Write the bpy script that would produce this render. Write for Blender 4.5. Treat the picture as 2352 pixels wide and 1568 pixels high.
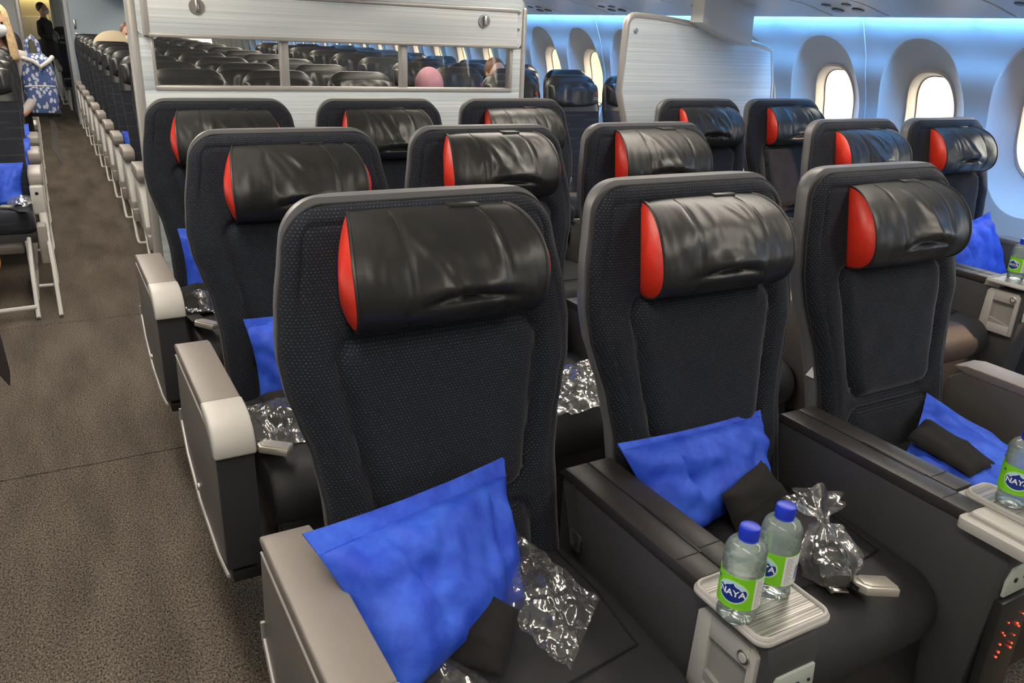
import bpy, bmesh, math, random
from mathutils import Vector, Matrix, noise
PI = math.pi
for o in list(bpy.data.objects): bpy.data.objects.remove(o)
scene = bpy.context.scene
COL = scene.collection

# ------------------------------------------------------------------ camera
cam_d = bpy.data.cameras.new('camera'); cam = bpy.data.objects.new('camera', cam_d); COL.objects.link(cam)
cam_d.sensor_fit = 'HORIZONTAL'; cam_d.sensor_width = 36.0; cam_d.lens = 1856.68 / 2352 * 36.0
cam_d.clip_start = 0.02; cam_d.clip_end = 300
def cam_matrix(yaw, pitch, roll, loc):
    f = Vector((math.sin(yaw) * math.cos(pitch), math.cos(yaw) * math.cos(pitch), -math.sin(pitch)))
    r = Vector((math.cos(yaw), -math.sin(yaw), 0)); u = r.cross(f)
    c, s = math.cos(roll), math.sin(roll)
    R, U = c * r + s * u, -s * r + c * u
    m = Matrix(((R.x, U.x, -f.x, loc[0]), (R.y, U.y, -f.y, loc[1]), (R.z, U.z, -f.z, loc[2]), (0, 0, 0, 1)))
    return m
cam.matrix_world = cam_matrix(0.52368, 0.364817, 0.044698, (-0.3365, -3.2876, 1.51))
scene.camera = cam

# ------------------------------------------------------------------ world, sun, exposure
scene.view_settings.view_transform = 'Standard'; scene.view_settings.look = 'None'
scene.view_settings.gamma = 1.0; scene.view_settings.use_curve_mapping = False
scene.view_settings.exposure = 0.55
WORLD_STRENGTH = 4.0
CEIL_STRENGTH = 10.0
COVE_STRENGTH = 62.0
SUN_STRENGTH = 3.2
w = bpy.data.worlds.new('sky'); scene.world = w; w.use_nodes = True
bg = w.node_tree.nodes['Background']
bg.inputs['Color'].default_value = (1.0, 0.97, 0.90, 1); bg.inputs['Strength'].default_value = WORLD_STRENGTH
sun_d = bpy.data.lights.new('sun', 'SUN'); sun = bpy.data.objects.new('sun', sun_d); COL.objects.link(sun)
sun_d.energy = SUN_STRENGTH; sun_d.color = (1.0, 0.62, 0.38); sun_d.angle = 0.03
sun.rotation_euler = Vector((-0.72, 0.56, -0.47)).to_track_quat('-Z', 'Y').to_euler()
sun.location = (8, -6, 6)

# ------------------------------------------------------------------ materials
MATS = {}
def nt(name):
    m = bpy.data.materials.new(name); m.use_nodes = True
    t = m.node_tree; b = t.nodes['Principled BSDF']
    MATS[name] = m
    return m, t, b
def N(t, kind, **kw):
    n = t.nodes.new(kind)
    for k, v in kw.items():
        if k.startswith('i_'):
            n.inputs[int(k[2:]) if k[2:].isdigit() else k[2:]].default_value = v
        else: setattr(n, k, v)
    return n
def L(t, a, b): t.links.new(a, b)
def simple(name, col, rough=0.5, metal=0.0, spec=0.5, noise_amt=0.0, noise_scale=60.0, bump=0.0, bump_scale=200.0, coat=0.0, sheen=0.0):
    m, t, b = nt(name)
    b.inputs['Base Color'].default_value = (*col, 1); b.inputs['Roughness'].default_value = rough
    b.inputs['Metallic'].default_value = metal; b.inputs['Specular IOR Level'].default_value = spec
    b.inputs['Coat Weight'].default_value = coat; b.inputs['Sheen Weight'].default_value = sheen
    tc = N(t, 'ShaderNodeTexCoord')
    if noise_amt > 0:
        n = N(t, 'ShaderNodeTexNoise'); n.inputs['Scale'].default_value = noise_scale; n.inputs['Detail'].default_value = 4
        L(t, tc.outputs['Object'], n.inputs['Vector'])
        r = N(t, 'ShaderNodeValToRGB')
        r.color_ramp.elements[0].position = 0.3; r.color_ramp.elements[1].position = 0.7
        r.color_ramp.elements[0].color = (*[c * (1 - noise_amt) for c in col], 1)
        r.color_ramp.elements[1].color = (*[min(1, c * (1 + noise_amt)) for c in col], 1)
        L(t, n.outputs['Fac'], r.inputs['Fac']); L(t, r.outputs['Color'], b.inputs['Base Color'])
    if bump > 0:
        n2 = N(t, 'ShaderNodeTexNoise'); n2.inputs['Scale'].default_value = bump_scale; n2.inputs['Detail'].default_value = 3
        L(t, tc.outputs['Object'], n2.inputs['Vector'])
        bp = N(t, 'ShaderNodeBump'); bp.inputs['Strength'].default_value = bump; bp.inputs['Distance'].default_value = 0.002
        L(t, n2.outputs['Fac'], bp.inputs['Height']); L(t, bp.outputs['Normal'], b.inputs['Normal'])
    return m
def fabric(name, col, dot, dx=0.0068, dz=0.0054, amt=0.55):
    """woven seat cloth with rows of pale dashes"""
    m, t, b = nt(name)
    b.inputs['Roughness'].default_value = 0.95; b.inputs['Specular IOR Level'].default_value = 0.15
    b.inputs['Sheen Weight'].default_value = 0.18; b.inputs['Sheen Roughness'].default_value = 0.4
    tc = N(t, 'ShaderNodeTexCoord'); sp = N(t, 'ShaderNodeSeparateXYZ'); L(t, tc.outputs['Object'], sp.inputs[0])
    def mth(op, a, b_=None, v=None):
        n = N(t, 'ShaderNodeMath', operation=op); L(t, a, n.inputs[0])
        if b_ is not None: L(t, b_, n.inputs[1])
        elif v is not None: n.inputs[1].default_value = v
        return n.outputs[0]
    zr = mth('DIVIDE', sp.outputs['Z'], v=dz); zf = mth('FRACT', zr); zfl = mth('FLOOR', zr)
    sh = mth('MULTIPLY', zfl, v=0.37); xr = mth('DIVIDE', sp.outputs['X'], v=dx); xs = mth('ADD', xr, sh); xf = mth('FRACT', xs)
    a = mth('LESS_THAN', zf, v=0.32); c = mth('LESS_THAN', xf, v=0.42); d = mth('MULTIPLY', a, c)
    n = N(t, 'ShaderNodeTexNoise'); n.inputs['Scale'].default_value = 420; L(t, tc.outputs['Object'], n.inputs['Vector'])
    nn = N(t, 'ShaderNodeMapRange'); nn.inputs[1].default_value = 0.35; nn.inputs[2].default_value = 0.75; L(t, n.outputs['Fac'], nn.inputs[0])
    d2 = mth('MULTIPLY', d, nn.outputs[0]); d3 = mth('MULTIPLY', d2, v=amt)
    n3 = N(t, 'ShaderNodeTexNoise'); n3.inputs['Scale'].default_value = 9; L(t, tc.outputs['Object'], n3.inputs['Vector'])
    base = N(t, 'ShaderNodeMix', data_type='RGBA')
    base.inputs[6].default_value = (*[c_ * 0.8 for c_ in col], 1); base.inputs[7].default_value = (*[c_ * 1.25 for c_ in col], 1)
    L(t, n3.outputs['Fac'], base.inputs[0])
    mx = N(t, 'ShaderNodeMix', data_type='RGBA'); L(t, d3, mx.inputs[0]); L(t, base.outputs[2], mx.inputs[6]); mx.inputs[7].default_value = (*dot, 1)
    L(t, mx.outputs[2], b.inputs['Base Color'])
    wv = N(t, 'ShaderNodeTexNoise'); wv.inputs['Scale'].default_value = 700; L(t, tc.outputs['Object'], wv.inputs['Vector'])
    bp = N(t, 'ShaderNodeBump'); bp.inputs['Strength'].default_value = 0.35; bp.inputs['Distance'].default_value = 0.001
    L(t, wv.outputs['Fac'], bp.inputs['Height']); L(t, bp.outputs['Normal'], b.inputs['Normal'])
    return m
def streaks(name, c0, c1, rough, metal=0.0, axis='X', scale=220.0, contrast=(0.35, 0.7), spec=0.5, long=0.6):
    """surface brushed along one axis"""
    m, t, b = nt(name)
    tc = N(t, 'ShaderNodeTexCoord'); mp = N(t, 'ShaderNodeMapping')
    s = {'X': (long, scale, scale), 'Y': (scale, long, scale)}[axis]
    mp.inputs['Scale'].default_value = s
    L(t, tc.outputs['Object'], mp.inputs['Vector'])
    n = N(t, 'ShaderNodeTexNoise'); n.inputs['Scale'].default_value = 1.0; n.inputs['Detail'].default_value = 5; n.inputs['Roughness'].default_value = 0.65
    L(t, mp.outputs[0], n.inputs['Vector'])
    r = N(t, 'ShaderNodeValToRGB'); r.color_ramp.elements[0].position = contrast[0]; r.color_ramp.elements[1].position = contrast[1]
    r.color_ramp.elements[0].color = (*c0, 1); r.color_ramp.elements[1].color = (*c1, 1)
    L(t, n.outputs['Fac'], r.inputs['Fac']); L(t, r.outputs['Color'], b.inputs['Base Color'])
    b.inputs['Roughness'].default_value = rough; b.inputs['Metallic'].default_value = metal; b.inputs['Specular IOR Level'].default_value = spec
    return m
def emit(name, col, strength):
    m, t, b = nt(name)
    b.inputs['Base Color'].default_value = (*col, 1); b.inputs['Emission Color'].default_value = (*col, 1)
    b.inputs['Emission Strength'].default_value = strength
    return m
def film(name, tint=(1, 1, 1), gloss=0.22, rough=0.06, bump=0.0, haze=0.0):
    """thin clear film: mostly see-through, with reflections"""
    m = bpy.data.materials.new(name); m.use_nodes = True; MATS[name] = m; t = m.node_tree
    for n in list(t.nodes): t.nodes.remove(n)
    out = N(t, 'ShaderNodeOutputMaterial'); tr = N(t, 'ShaderNodeBsdfTransparent'); tr.inputs[0].default_value = (*tint, 1)
    gl = N(t, 'ShaderNodeBsdfGlossy'); gl.inputs['Roughness'].default_value = rough; gl.inputs[0].default_value = (1, 1, 1, 1)
    lw = N(t, 'ShaderNodeLayerWeight'); lw.inputs[0].default_value = 0.35
    mr = N(t, 'ShaderNodeMapRange'); mr.inputs[3].default_value = gloss; mr.inputs[4].default_value = min(1, gloss * 3.2)
    L(t, lw.outputs['Facing'], mr.inputs[0])
    hz = N(t, 'ShaderNodeBsdfDiffuse'); hz.inputs[0].default_value = (0.8, 0.8, 0.8, 1)
    m0 = N(t, 'ShaderNodeMixShader'); m0.inputs[0].default_value = haze; L(t, tr.outputs[0], m0.inputs[1]); L(t, hz.outputs[0], m0.inputs[2])
    mx = N(t, 'ShaderNodeMixShader'); L(t, mr.outputs[0], mx.inputs[0]); L(t, m0.outputs[0], mx.inputs[1]); L(t, gl.outputs[0], mx.inputs[2])
    L(t, mx.outputs[0], out.inputs[0])
    if bump > 0:
        tc = N(t, 'ShaderNodeTexCoord'); n = N(t, 'ShaderNodeTexVoronoi'); n.inputs['Scale'].default_value = 35
        L(t, tc.outputs['Object'], n.inputs['Vector'])
        n2 = N(t, 'ShaderNodeTexNoise'); n2.inputs['Scale'].default_value = 40; L(t, tc.outputs['Object'], n2.inputs['Vector'])
        ad = N(t, 'ShaderNodeMath', operation='ADD'); L(t, n.outputs['Distance'], ad.inputs[0]); L(t, n2.outputs['Fac'], ad.inputs[1])
        bp = N(t, 'ShaderNodeBump'); bp.inputs['Strength'].default_value = bump; bp.inputs['Distance'].default_value = 0.01
        L(t, ad.outputs[0], bp.inputs['Height']); L(t, bp.outputs['Normal'], gl.inputs['Normal'])
    return m

fabric('seat_fabric', (0.0135, 0.016, 0.0225), (0.19, 0.21, 0.25))
fabric('eco_fabric', (0.030, 0.033, 0.042), (0.10, 0.12, 0.15), dx=0.5, dz=0.03, amt=0.5)
simple('leather', (0.018, 0.018, 0.017), 0.36, spec=0.5, bump=0.10, bump_scale=260, noise_amt=0.2, noise_scale=12)
simple('eco_leather', (0.018, 0.018, 0.019), 0.33, spec=0.55, bump=0.12, bump_scale=120)
simple('red_leather', (0.60, 0.030, 0.014), 0.38, spec=0.5, bump=0.12, bump_scale=220, noise_amt=0.08, noise_scale=20)
simple('thread', (0.012, 0.012, 0.013), 0.7)
simple('shell_grey', (0.13, 0.13, 0.135), 0.40, bump=0.08, bump_scale=500)
simple('cushion_cloth', (0.025, 0.025, 0.028), 0.60, bump=0.25, bump_scale=420, spec=0.4)
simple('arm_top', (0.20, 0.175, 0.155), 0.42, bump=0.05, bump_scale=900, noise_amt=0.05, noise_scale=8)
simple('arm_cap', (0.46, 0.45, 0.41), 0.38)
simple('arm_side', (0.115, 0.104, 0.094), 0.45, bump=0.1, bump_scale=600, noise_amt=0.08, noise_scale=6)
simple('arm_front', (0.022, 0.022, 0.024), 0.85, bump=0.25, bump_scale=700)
simple('trim_metal', (0.40, 0.39, 0.37), 0.35, metal=0.6)
simple('steel', (0.62, 0.61, 0.58), 0.28, metal=1.0)
simple('buckle_metal', (0.58, 0.55, 0.48), 0.30, metal=0.6)
simple('black_plastic', (0.012, 0.012, 0.013), 0.45)
simple('belt_web', (0.012, 0.012, 0.013), 0.8, bump=0.3, bump_scale=500)
simple('console_side', (0.045, 0.045, 0.047), 0.55, bump=0.15, bump_scale=700)
simple('console_lid', (0.030, 0.027, 0.026), 0.40, bump=0.12, bump_scale=700)
simple('console_silver', (0.42, 0.41, 0.385), 0.42)
simple('console_pocket', (0.27, 0.26, 0.245), 0.45)
simple('plate_green', (0.40, 0.45, 0.40), 0.4)
streaks('tray_metal', (0.10, 0.10, 0.095), (0.62, 0.60, 0.55), 0.33, metal=0.35, axis='X', scale=420, long=3.0, contrast=(0.40, 0.68))
streaks('bulkhead_panel', (0.56, 0.66, 0.70), (0.84, 0.89, 0.91), 0.40, axis='X', scale=130, long=0.55, contrast=(0.34, 0.62))
streaks('shade_panel', (0.60, 0.67, 0.69), (0.87, 0.89, 0.89), 0.38, axis='X', scale=130, long=0.55, contrast=(0.34, 0.62))
simple('frame_silver', (0.50, 0.48, 0.45), 0.35, metal=0.35)
simple('sidewall_white', (0.62, 0.66, 0.70), 0.5)
simple('bezel_cream', (0.62, 0.56, 0.48), 0.45)
simple('seal_dark', (0.22, 0.16, 0.09), 0.6)
film('window_glass', (0.97, 0.97, 0.95), gloss=0.02, rough=0.02)
simple('bin_plastic', (0.68, 0.69, 0.68), 0.32)
simple('psu_dark', (0.10, 0.11, 0.115), 0.35)
simple('ceiling_white', (0.70, 0.70, 0.68), 0.6)
simple('wall_pale', (0.55, 0.58, 0.60), 0.6)
simple('monument_blue', (0.42, 0.52, 0.60), 0.5)
simple('dado_grey', (0.16, 0.17, 0.18), 0.6)
emit('cove_led', (0.17, 0.52, 1.0), COVE_STRENGTH)
emit('cove_led_dim', (0.30, 0.60, 1.0), COVE_STRENGTH * 0.15)
emit('ceiling_led', (1.0, 0.90, 0.78), CEIL_STRENGTH)
emit('galley_led', (1.0, 0.86, 0.45), 6.0)
emit('red_reflection', (1.0, 0.06, 0.02), 1.6)  # glow that stands in for a red reflection, no lamp of its own
simple('black_cloth', (0.0075, 0.0065, 0.006), 0.9, bump=0.3, bump_scale=500, noise_amt=0.2, noise_scale=25)
film('bag_film', (0.97, 0.97, 0.97), gloss=0.10, rough=0.13, bump=0.3, haze=0.05)
film('bag_foil', (0.80, 0.80, 0.78), gloss=0.24, rough=0.16, bump=0.3, haze=0.10)
simple('bottle_cap', (0.012, 0.040, 0.55), 0.35)
simple('label_green', (0.20, 0.62, 0.015), 0.4)
simple('label_white', (0.75, 0.77, 0.75), 0.45)
simple('label_navy', (0.008, 0.030, 0.24), 0.4)
simple('label_sky', (0.50, 0.72, 0.85), 0.45)
simple('print_white', (0.85, 0.87, 0.88), 0.5)
simple('print_lime', (0.42, 0.80, 0.20), 0.5)
simple('print_mauve', (0.22, 0.18, 0.42), 0.5)
simple('eco_white', (0.58, 0.57, 0.53), 0.42)
simple('eco_cap', (0.33, 0.30, 0.27), 0.42)
simple('eco_shell', (0.060, 0.058, 0.062), 0.45)
simple('skin', (0.62, 0.36, 0.26), 0.5); simple('mask_white', (0.75, 0.76, 0.80), 0.7)
simple('hair_blond', (0.62, 0.45, 0.24), 0.5, noise_amt=0.25, noise_scale=40); simple('hair_dark', (0.05, 0.03, 0.02), 0.5)
simple('hair_brown', (0.20, 0.09, 0.05), 0.5, noise_amt=0.3, noise_scale=40)
simple('cardigan_grey', (0.45, 0.42, 0.42), 0.9); simple('shirt_white', (0.78, 0.74, 0.72), 0.8)
simple('uniform_dark', (0.035, 0.028, 0.028), 0.8); simple('hijab_pink', (0.50, 0.24, 0.30), 0.75, noise_amt=0.1, noise_scale=20)
simple('coat_cream', (0.62, 0.53, 0.36), 0.8); simple('stocking_brown', (0.16, 0.08, 0.04), 0.6)
simple('strap_cream', (0.60, 0.58, 0.55), 0.8); simple('grey_cloth', (0.16, 0.15, 0.14), 0.9)
simple('yellow_wall', (0.80, 0.68, 0.22), 0.8, noise_amt=0.10, noise_scale=0.4)
simple('orange_pouch', (0.65, 0.30, 0.06), 0.5, noise_amt=0.4, noise_scale=20)
simple('logo_red', (0.30, 0.02, 0.02), 0.6)
simple('print_grey', (0.22, 0.23, 0.25), 0.6)
simple('apron', (0.35, 0.35, 0.34), 0.9)

def pillow_mat():
    m, t, b = nt('pillow_blue')
    tc = N(t, 'ShaderNodeTexCoord'); n = N(t, 'ShaderNodeTexNoise'); n.inputs['Scale'].default_value = 14; n.inputs['Detail'].default_value = 6; n.inputs['Roughness'].default_value = 0.6
    L(t, tc.outputs['Object'], n.inputs['Vector'])
    r = N(t, 'ShaderNodeValToRGB'); r.color_ramp.elements[0].position = 0.36; r.color_ramp.elements[1].position = 0.68
    r.color_ramp.elements[0].color = (0.012, 0.055, 0.52, 1); r.color_ramp.elements[1].color = (0.045, 0.145, 0.78, 1)
    L(t, n.outputs['Fac'], r.inputs['Fac']); L(t, r.outputs['Color'], b.inputs['Base Color'])
    b.inputs['Roughness'].default_value = 0.62; b.inputs['Specular IOR Level'].default_value = 0.4
    n2 = N(t, 'ShaderNodeTexNoise'); n2.inputs['Scale'].default_value = 300; L(t, tc.outputs['Object'], n2.inputs['Vector'])
    bp = N(t, 'ShaderNodeBump'); bp.inputs['Strength'].default_value = 0.15; bp.inputs['Distance'].default_value = 0.001
    L(t, n2.outputs['Fac'], bp.inputs['Height']); L(t, bp.outputs['Normal'], b.inputs['Normal'])
pillow_mat()
def carpet_mat():
    m, t, b = nt('carpet')
    tc = N(t, 'ShaderNodeTexCoord')
    n = N(t, 'ShaderNodeTexNoise'); n.inputs['Scale'].default_value = 190; n.inputs['Detail'].default_value = 2; L(t, tc.outputs['Object'], n.inputs['Vector'])
    mpb = N(t, 'ShaderNodeMapping'); mpb.inputs['Scale'].default_value = (7.0, 1.6, 1); L(t, tc.outputs['Object'], mpb.inputs['Vector'])
    big = N(t, 'ShaderNodeTexNoise'); big.inputs['Scale'].default_value = 1.0; big.inputs['Detail'].default_value = 5; L(t, mpb.outputs[0], big.inputs['Vector'])
    mp = N(t, 'ShaderNodeMapping'); mp.inputs['Scale'].default_value = (230, 110, 1); L(t, tc.outputs['Object'], mp.inputs['Vector'])
    rib = N(t, 'ShaderNodeTexNoise'); rib.inputs['Scale'].default_value = 1; rib.inputs['Detail'].default_value = 1; L(t, mp.outputs[0], rib.inputs['Vector'])
    a = N(t, 'ShaderNodeMath', operation='ADD'); L(t, n.outputs['Fac'], a.inputs[0]); L(t, rib.outputs['Fac'], a.inputs[1])
    r = N(t, 'ShaderNodeValToRGB'); r.color_ramp.elements[0].position = 0.36; r.color_ramp.elements[1].position = 0.66
    r.color_ramp.elements[0].color = (0.030, 0.025, 0.020, 1); r.color_ramp.elements[1].color = (0.24, 0.205, 0.165, 1)
    h = N(t, 'ShaderNodeMath', operation='MULTIPLY'); h.inputs[1].default_value = 0.5; L(t, a.outputs[0], h.inputs[0]); L(t, h.outputs[0], r.inputs['Fac'])
    r2 = N(t, 'ShaderNodeMapRange'); r2.inputs[1].default_value = 0.3; r2.inputs[2].default_value = 0.7; r2.inputs[3].default_value = 0.66; r2.inputs[4].default_value = 1.18
    L(t, big.outputs['Fac'], r2.inputs[0])
    mx = N(t, 'ShaderNodeMix', data_type='RGBA', blend_type='MULTIPLY'); mx.inputs[0].default_value = 1
    L(t, r.outputs['Color'], mx.inputs[6]); L(t, r2.outputs[0], mx.inputs[7]); L(t, mx.outputs[2], b.inputs['Base Color'])
    b.inputs['Roughness'].default_value = 0.95; b.inputs['Specular IOR Level'].default_value = 0.1
    bp = N(t, 'ShaderNodeBump'); bp.inputs['Strength'].default_value = 0.8; bp.inputs['Distance'].default_value = 0.004
    L(t, a.outputs[0], bp.inputs['Height']); L(t, bp.outputs['Normal'], b.inputs['Normal'])
carpet_mat()
def water_mat():
    """clear bottle with water: see-through, faintly milky green, shiny"""
    m = bpy.data.materials.new('water_bottle'); m.use_nodes = True; MATS['water_bottle'] = m; t = m.node_tree
    for n in list(t.nodes): t.nodes.remove(n)
    out = N(t, 'ShaderNodeOutputMaterial'); tr = N(t, 'ShaderNodeBsdfTransparent'); tr.inputs[0].default_value = (0.88, 0.95, 0.93, 1)
    tl = N(t, 'ShaderNodeBsdfDiffuse'); tl.inputs[0].default_value = (0.58, 0.72, 0.68, 1)
    rf = N(t, 'ShaderNodeBsdfRefraction'); rf.inputs['Color'].default_value = (0.93, 0.98, 0.97, 1); rf.inputs['IOR'].default_value = 1.2; rf.inputs['Roughness'].default_value = 0.03
    gl = N(t, 'ShaderNodeBsdfGlossy'); gl.inputs['Roughness'].default_value = 0.06
    a = N(t, 'ShaderNodeMixShader'); a.inputs[0].default_value = 0.40; L(t, tr.outputs[0], a.inputs[1]); L(t, tl.outputs[0], a.inputs[2])
    c = N(t, 'ShaderNodeMixShader'); c.inputs[0].default_value = 0.35; L(t, a.outputs[0], c.inputs[1]); L(t, rf.outputs[0], c.inputs[2])
    fr = N(t, 'ShaderNodeFresnel'); fr.inputs[0].default_value = 1.45
    b = N(t, 'ShaderNodeMixShader'); L(t, fr.outputs[0], b.inputs[0]); L(t, c.outputs[0], b.inputs[1]); L(t, gl.outputs[0], b.inputs[2])
    L(t, b.outputs[0], out.inputs[0])
water_mat()
def leaf_mat():
    m, t, b = nt('leaf_print')
    tc = N(t, 'ShaderNodeTexCoord'); mp = N(t, 'ShaderNodeMapping'); mp.inputs['Scale'].default_value = (42, 42, 26); mp.inputs['Rotation'].default_value = (0.3, 0.5, 0.4)
    L(t, tc.outputs['Object'], mp.inputs['Vector'])
    v = N(t, 'ShaderNodeTexVoronoi'); v.inputs['Scale'].default_value = 1.0; L(t, mp.outputs[0], v.inputs['Vector'])
    r = N(t, 'ShaderNodeValToRGB'); r.color_ramp.elements[0].position = 0.38; r.color_ramp.elements[1].position = 0.46
    r.color_ramp.elements[0].color = (0.62, 0.66, 0.76, 1); r.color_ramp.elements[1].color = (0.075, 0.13, 0.32, 1)
    L(t, v.outputs['Distance'], r.inputs['Fac']); L(t, r.outputs['Color'], b.inputs['Base Color']); b.inputs['Roughness'].default_value = 0.8
leaf_mat()

# ------------------------------------------------------------------ geometry helpers: every shape is (verts, faces)
def join(*gs):
    V, F = [], []
    for v, f in gs:
        o = len(V); V += [tuple(p) for p in v]; F += [tuple(i + o for i in q) for q in f]
    return V, F
def xf(g, M): return [tuple(M @ Vector(p)) for p in g[0]], g[1]
def mv(g, x=0, y=0, z=0): return [(p[0] + x, p[1] + y, p[2] + z) for p in g[0]], g[1]
def from_bm(bm):
    bm.verts.ensure_lookup_table(); bm.verts.index_update()
    r = ([tuple(v.co) for v in bm.verts], [tuple(v.index for v in f.verts) for f in bm.faces]); bm.free(); return r
def rbox(x0, x1, y0, y1, z0, z1, b=0.004, seg=2):
    bm = bmesh.new(); bmesh.ops.create_cube(bm, size=1)
    for v in bm.verts:
        v.co = ((x0 + x1) / 2 + v.co.x * (x1 - x0), (y0 + y1) / 2 + v.co.y * (y1 - y0), (z0 + z1) / 2 + v.co.z * (z1 - z0))
    if b > 0: bmesh.ops.bevel(bm, geom=bm.edges[:], offset=min(b, 0.49 * min(abs(x1 - x0), abs(y1 - y0), abs(z1 - z0))), segments=seg, profile=0.5, affect='EDGES')
    return from_bm(bm)
def prism(pts, a0, a1, axis='x', b=0.0, seg=2):
    """extrude a 2-D outline along an axis (x: pts are y,z; y: pts are x,z; z: pts are x,y)"""
    bm = bmesh.new()
    def P(p, a): return {'x': (a, p[0], p[1]), 'y': (p[0], a, p[1]), 'z': (p[0], p[1], a)}[axis]
    A = [bm.verts.new(P(p, a0)) for p in pts]; B = [bm.verts.new(P(p, a1)) for p in pts]; n = len(pts)
    bm.faces.new(A); bm.faces.new(B[::-1])
    for i in range(n): bm.faces.new((A[i], B[i], B[(i + 1) % n], A[(i + 1) % n]))
    bmesh.ops.recalc_face_normals(bm, faces=bm.faces[:])
    if b > 0:
        es = [e for e in bm.edges if len(e.link_faces) == 2 and e.calc_face_angle(0) > 0.5]
        bmesh.ops.bevel(bm, geom=es, offset=b, segments=seg, profile=0.5, affect='EDGES')
    return from_bm(bm)
def tube(pts, r, n=8, closed=False):
    pts = [Vector(p) for p in pts]; m = len(pts); V, F = [], []
    up = None
    for i, p in enumerate(pts):
        if closed: t = pts[(i + 1) % m] - pts[i - 1]
        else: t = pts[min(i + 1, m - 1)] - pts[max(i - 1, 0)]
        t = t.normalized() if t.length > 1e-9 else Vector((0, 0, 1))
        if up is None: up = Vector((0, 0, 1)) if abs(t.z) < 0.9 else Vector((1, 0, 0))
        s = t.cross(up)
        if s.length < 1e-6: s = t.cross(Vector((0.3, 1, 0.2)))
        s.normalize(); up = s.cross(t).normalized()
        rr = r(i / (m - 1)) if callable(r) else r
        for k in range(n):
            a = 2 * PI * k / n; V.append(tuple(p + s * math.cos(a) * rr + up * math.sin(a) * rr))
    for i in range(m if closed else m - 1):
        for k in range(n):
            a, b_ = i * n + k, i * n + (k + 1) % n; c, d = ((i + 1) % m) * n + (k + 1) % n, ((i + 1) % m) * n + k
            F.append((a, b_, c, d))
    if not closed: F.append(tuple(range(n))[::-1]); F.append(tuple((m - 1) * n + k for k in range(n)))
    return V, F
def lathe(prof, n=32, cap=True):
    V, F = [], []
    for r, z in prof:
        for k in range(n): a = 2 * PI * k / n; V.append((r * math.cos(a), r * math.sin(a), z))
    for i in range(len(prof) - 1):
        for k in range(n): F.append((i * n + k, i * n + (k + 1) % n, (i + 1) * n + (k + 1) % n, (i + 1) * n + k))
    if cap: F.append(tuple(range(n))[::-1]); F.append(tuple((len(prof) - 1) * n + k for k in range(n)))
    return V, F
def grid(nu, nv, fn, cu=False):
    V = [tuple(fn(i / (nu if cu else nu - 1), j / (nv - 1))) for j in range(nv) for i in range(nu)]
    F = []
    for j in range(nv - 1):
        for i in range(nu if cu else nu - 1):
            a, b_ = j * nu + i, j * nu + (i + 1) % nu; F.append((a, b_, b_ + nu, a + nu))
    return V, F
def rings(R, cap0=True, cap1=True):
    n = len(R[0]); V = [tuple(p) for r in R for p in r]; F = []
    for j in range(len(R) - 1):
        for i in range(n): F.append((j * n + i, j * n + (i + 1) % n, (j + 1) * n + (i + 1) % n, (j + 1) * n + i))
    if cap0: F.append(tuple(range(n))[::-1])
    if cap1: F.append(tuple((len(R) - 1) * n + i for i in range(n)))
    return V, F
def rrect(x0, x1, y0, y1, r, n=5):
    out = []
    for cx, cy, a0 in ((x1 - r, y1 - r, 0), (x0 + r, y1 - r, PI / 2), (x0 + r, y0 + r, PI), (x1 - r, y0 + r, 1.5 * PI)):
        for k in range(n + 1): a = a0 + PI / 2 * k / n; out.append((cx + r * math.cos(a), cy + r * math.sin(a)))
    return out
def sphere(c, r, nu=20, nv=12):
    rx, ry, rz = r if isinstance(r, tuple) else (r, r, r)
    R = []
    for j in range(nv + 1):
        a = -PI / 2 + PI * (0.02 + 0.96 * j / nv); R.append([(c[0] + rx * math.cos(a) * math.cos(2 * PI * i / nu), c[1] + ry * math.cos(a) * math.sin(2 * PI * i / nu), c[2] + rz * math.sin(a)) for i in range(nu)])
    return rings(R)
def disc(c, r, nrm, th, n=24):
    """short cylinder at c facing nrm"""
    q = Vector(nrm).to_track_quat('Z', 'Y').to_matrix().to_4x4(); q.translation = Vector(c)
    b = min(th, r) * 0.25
    return xf(lathe([(r, 0), (r, th - b), (r - b, th)], n), q)
def lerp(a, b, t): return a + (b - a) * t
def pw(x, tab):
    if x <= tab[0][0]: return tab[0][1]
    for (x0, y0), (x1, y1) in zip(tab, tab[1:]):
        if x <= x1:
            t = (x - x0) / (x1 - x0); t = t * t * (3 - 2 * t) * 0.5 + t * 0.5
            return y0 + (y1 - y0) * t
    return tab[-1][1]
MESH = {}
def mesh(name, g, mat, sharp=40):
    me = bpy.data.meshes.new(name); me.from_pydata(g[0], [], g[1]); me.validate(); me.update()
    me.materials.append(MATS[mat]); me.polygons.foreach_set('use_smooth', [True] * len(me.polygons))
    me.set_sharp_from_angle(angle=math.radians(sharp))
    return me
def obj(name, data, mat=None, parent=None, label=None, cat=None, group=None, kind=None, loc=None, rot=None, sharp=40):
    if isinstance(data, tuple): data = mesh(name, data, mat, sharp)
    o = bpy.data.objects.new(name, data); COL.objects.link(o)
    if parent is not None: o.parent = parent
    if loc is not None: o.location = loc
    if rot is not None: o.rotation_euler = rot
    if label: o['label'] = label
    if cat: o['category'] = cat
    if group: o['group'] = group
    if kind: o['kind'] = kind
    return o
def thing(name, label, cat, loc=(0, 0, 0), group=None, rot=None):
    return obj(name, None, loc=loc, label=label, cat=cat, group=group, rot=rot)
def struct(name, g, mat, parent=None, sharp=40): return obj(name, g, mat, parent, kind='structure' if parent is None else None, sharp=sharp)
ORD = ['first', 'second', 'third', 'fourth', 'fifth', 'sixth', 'seventh', 'eighth', 'ninth', 'tenth', 'eleventh', 'twelfth']

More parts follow.
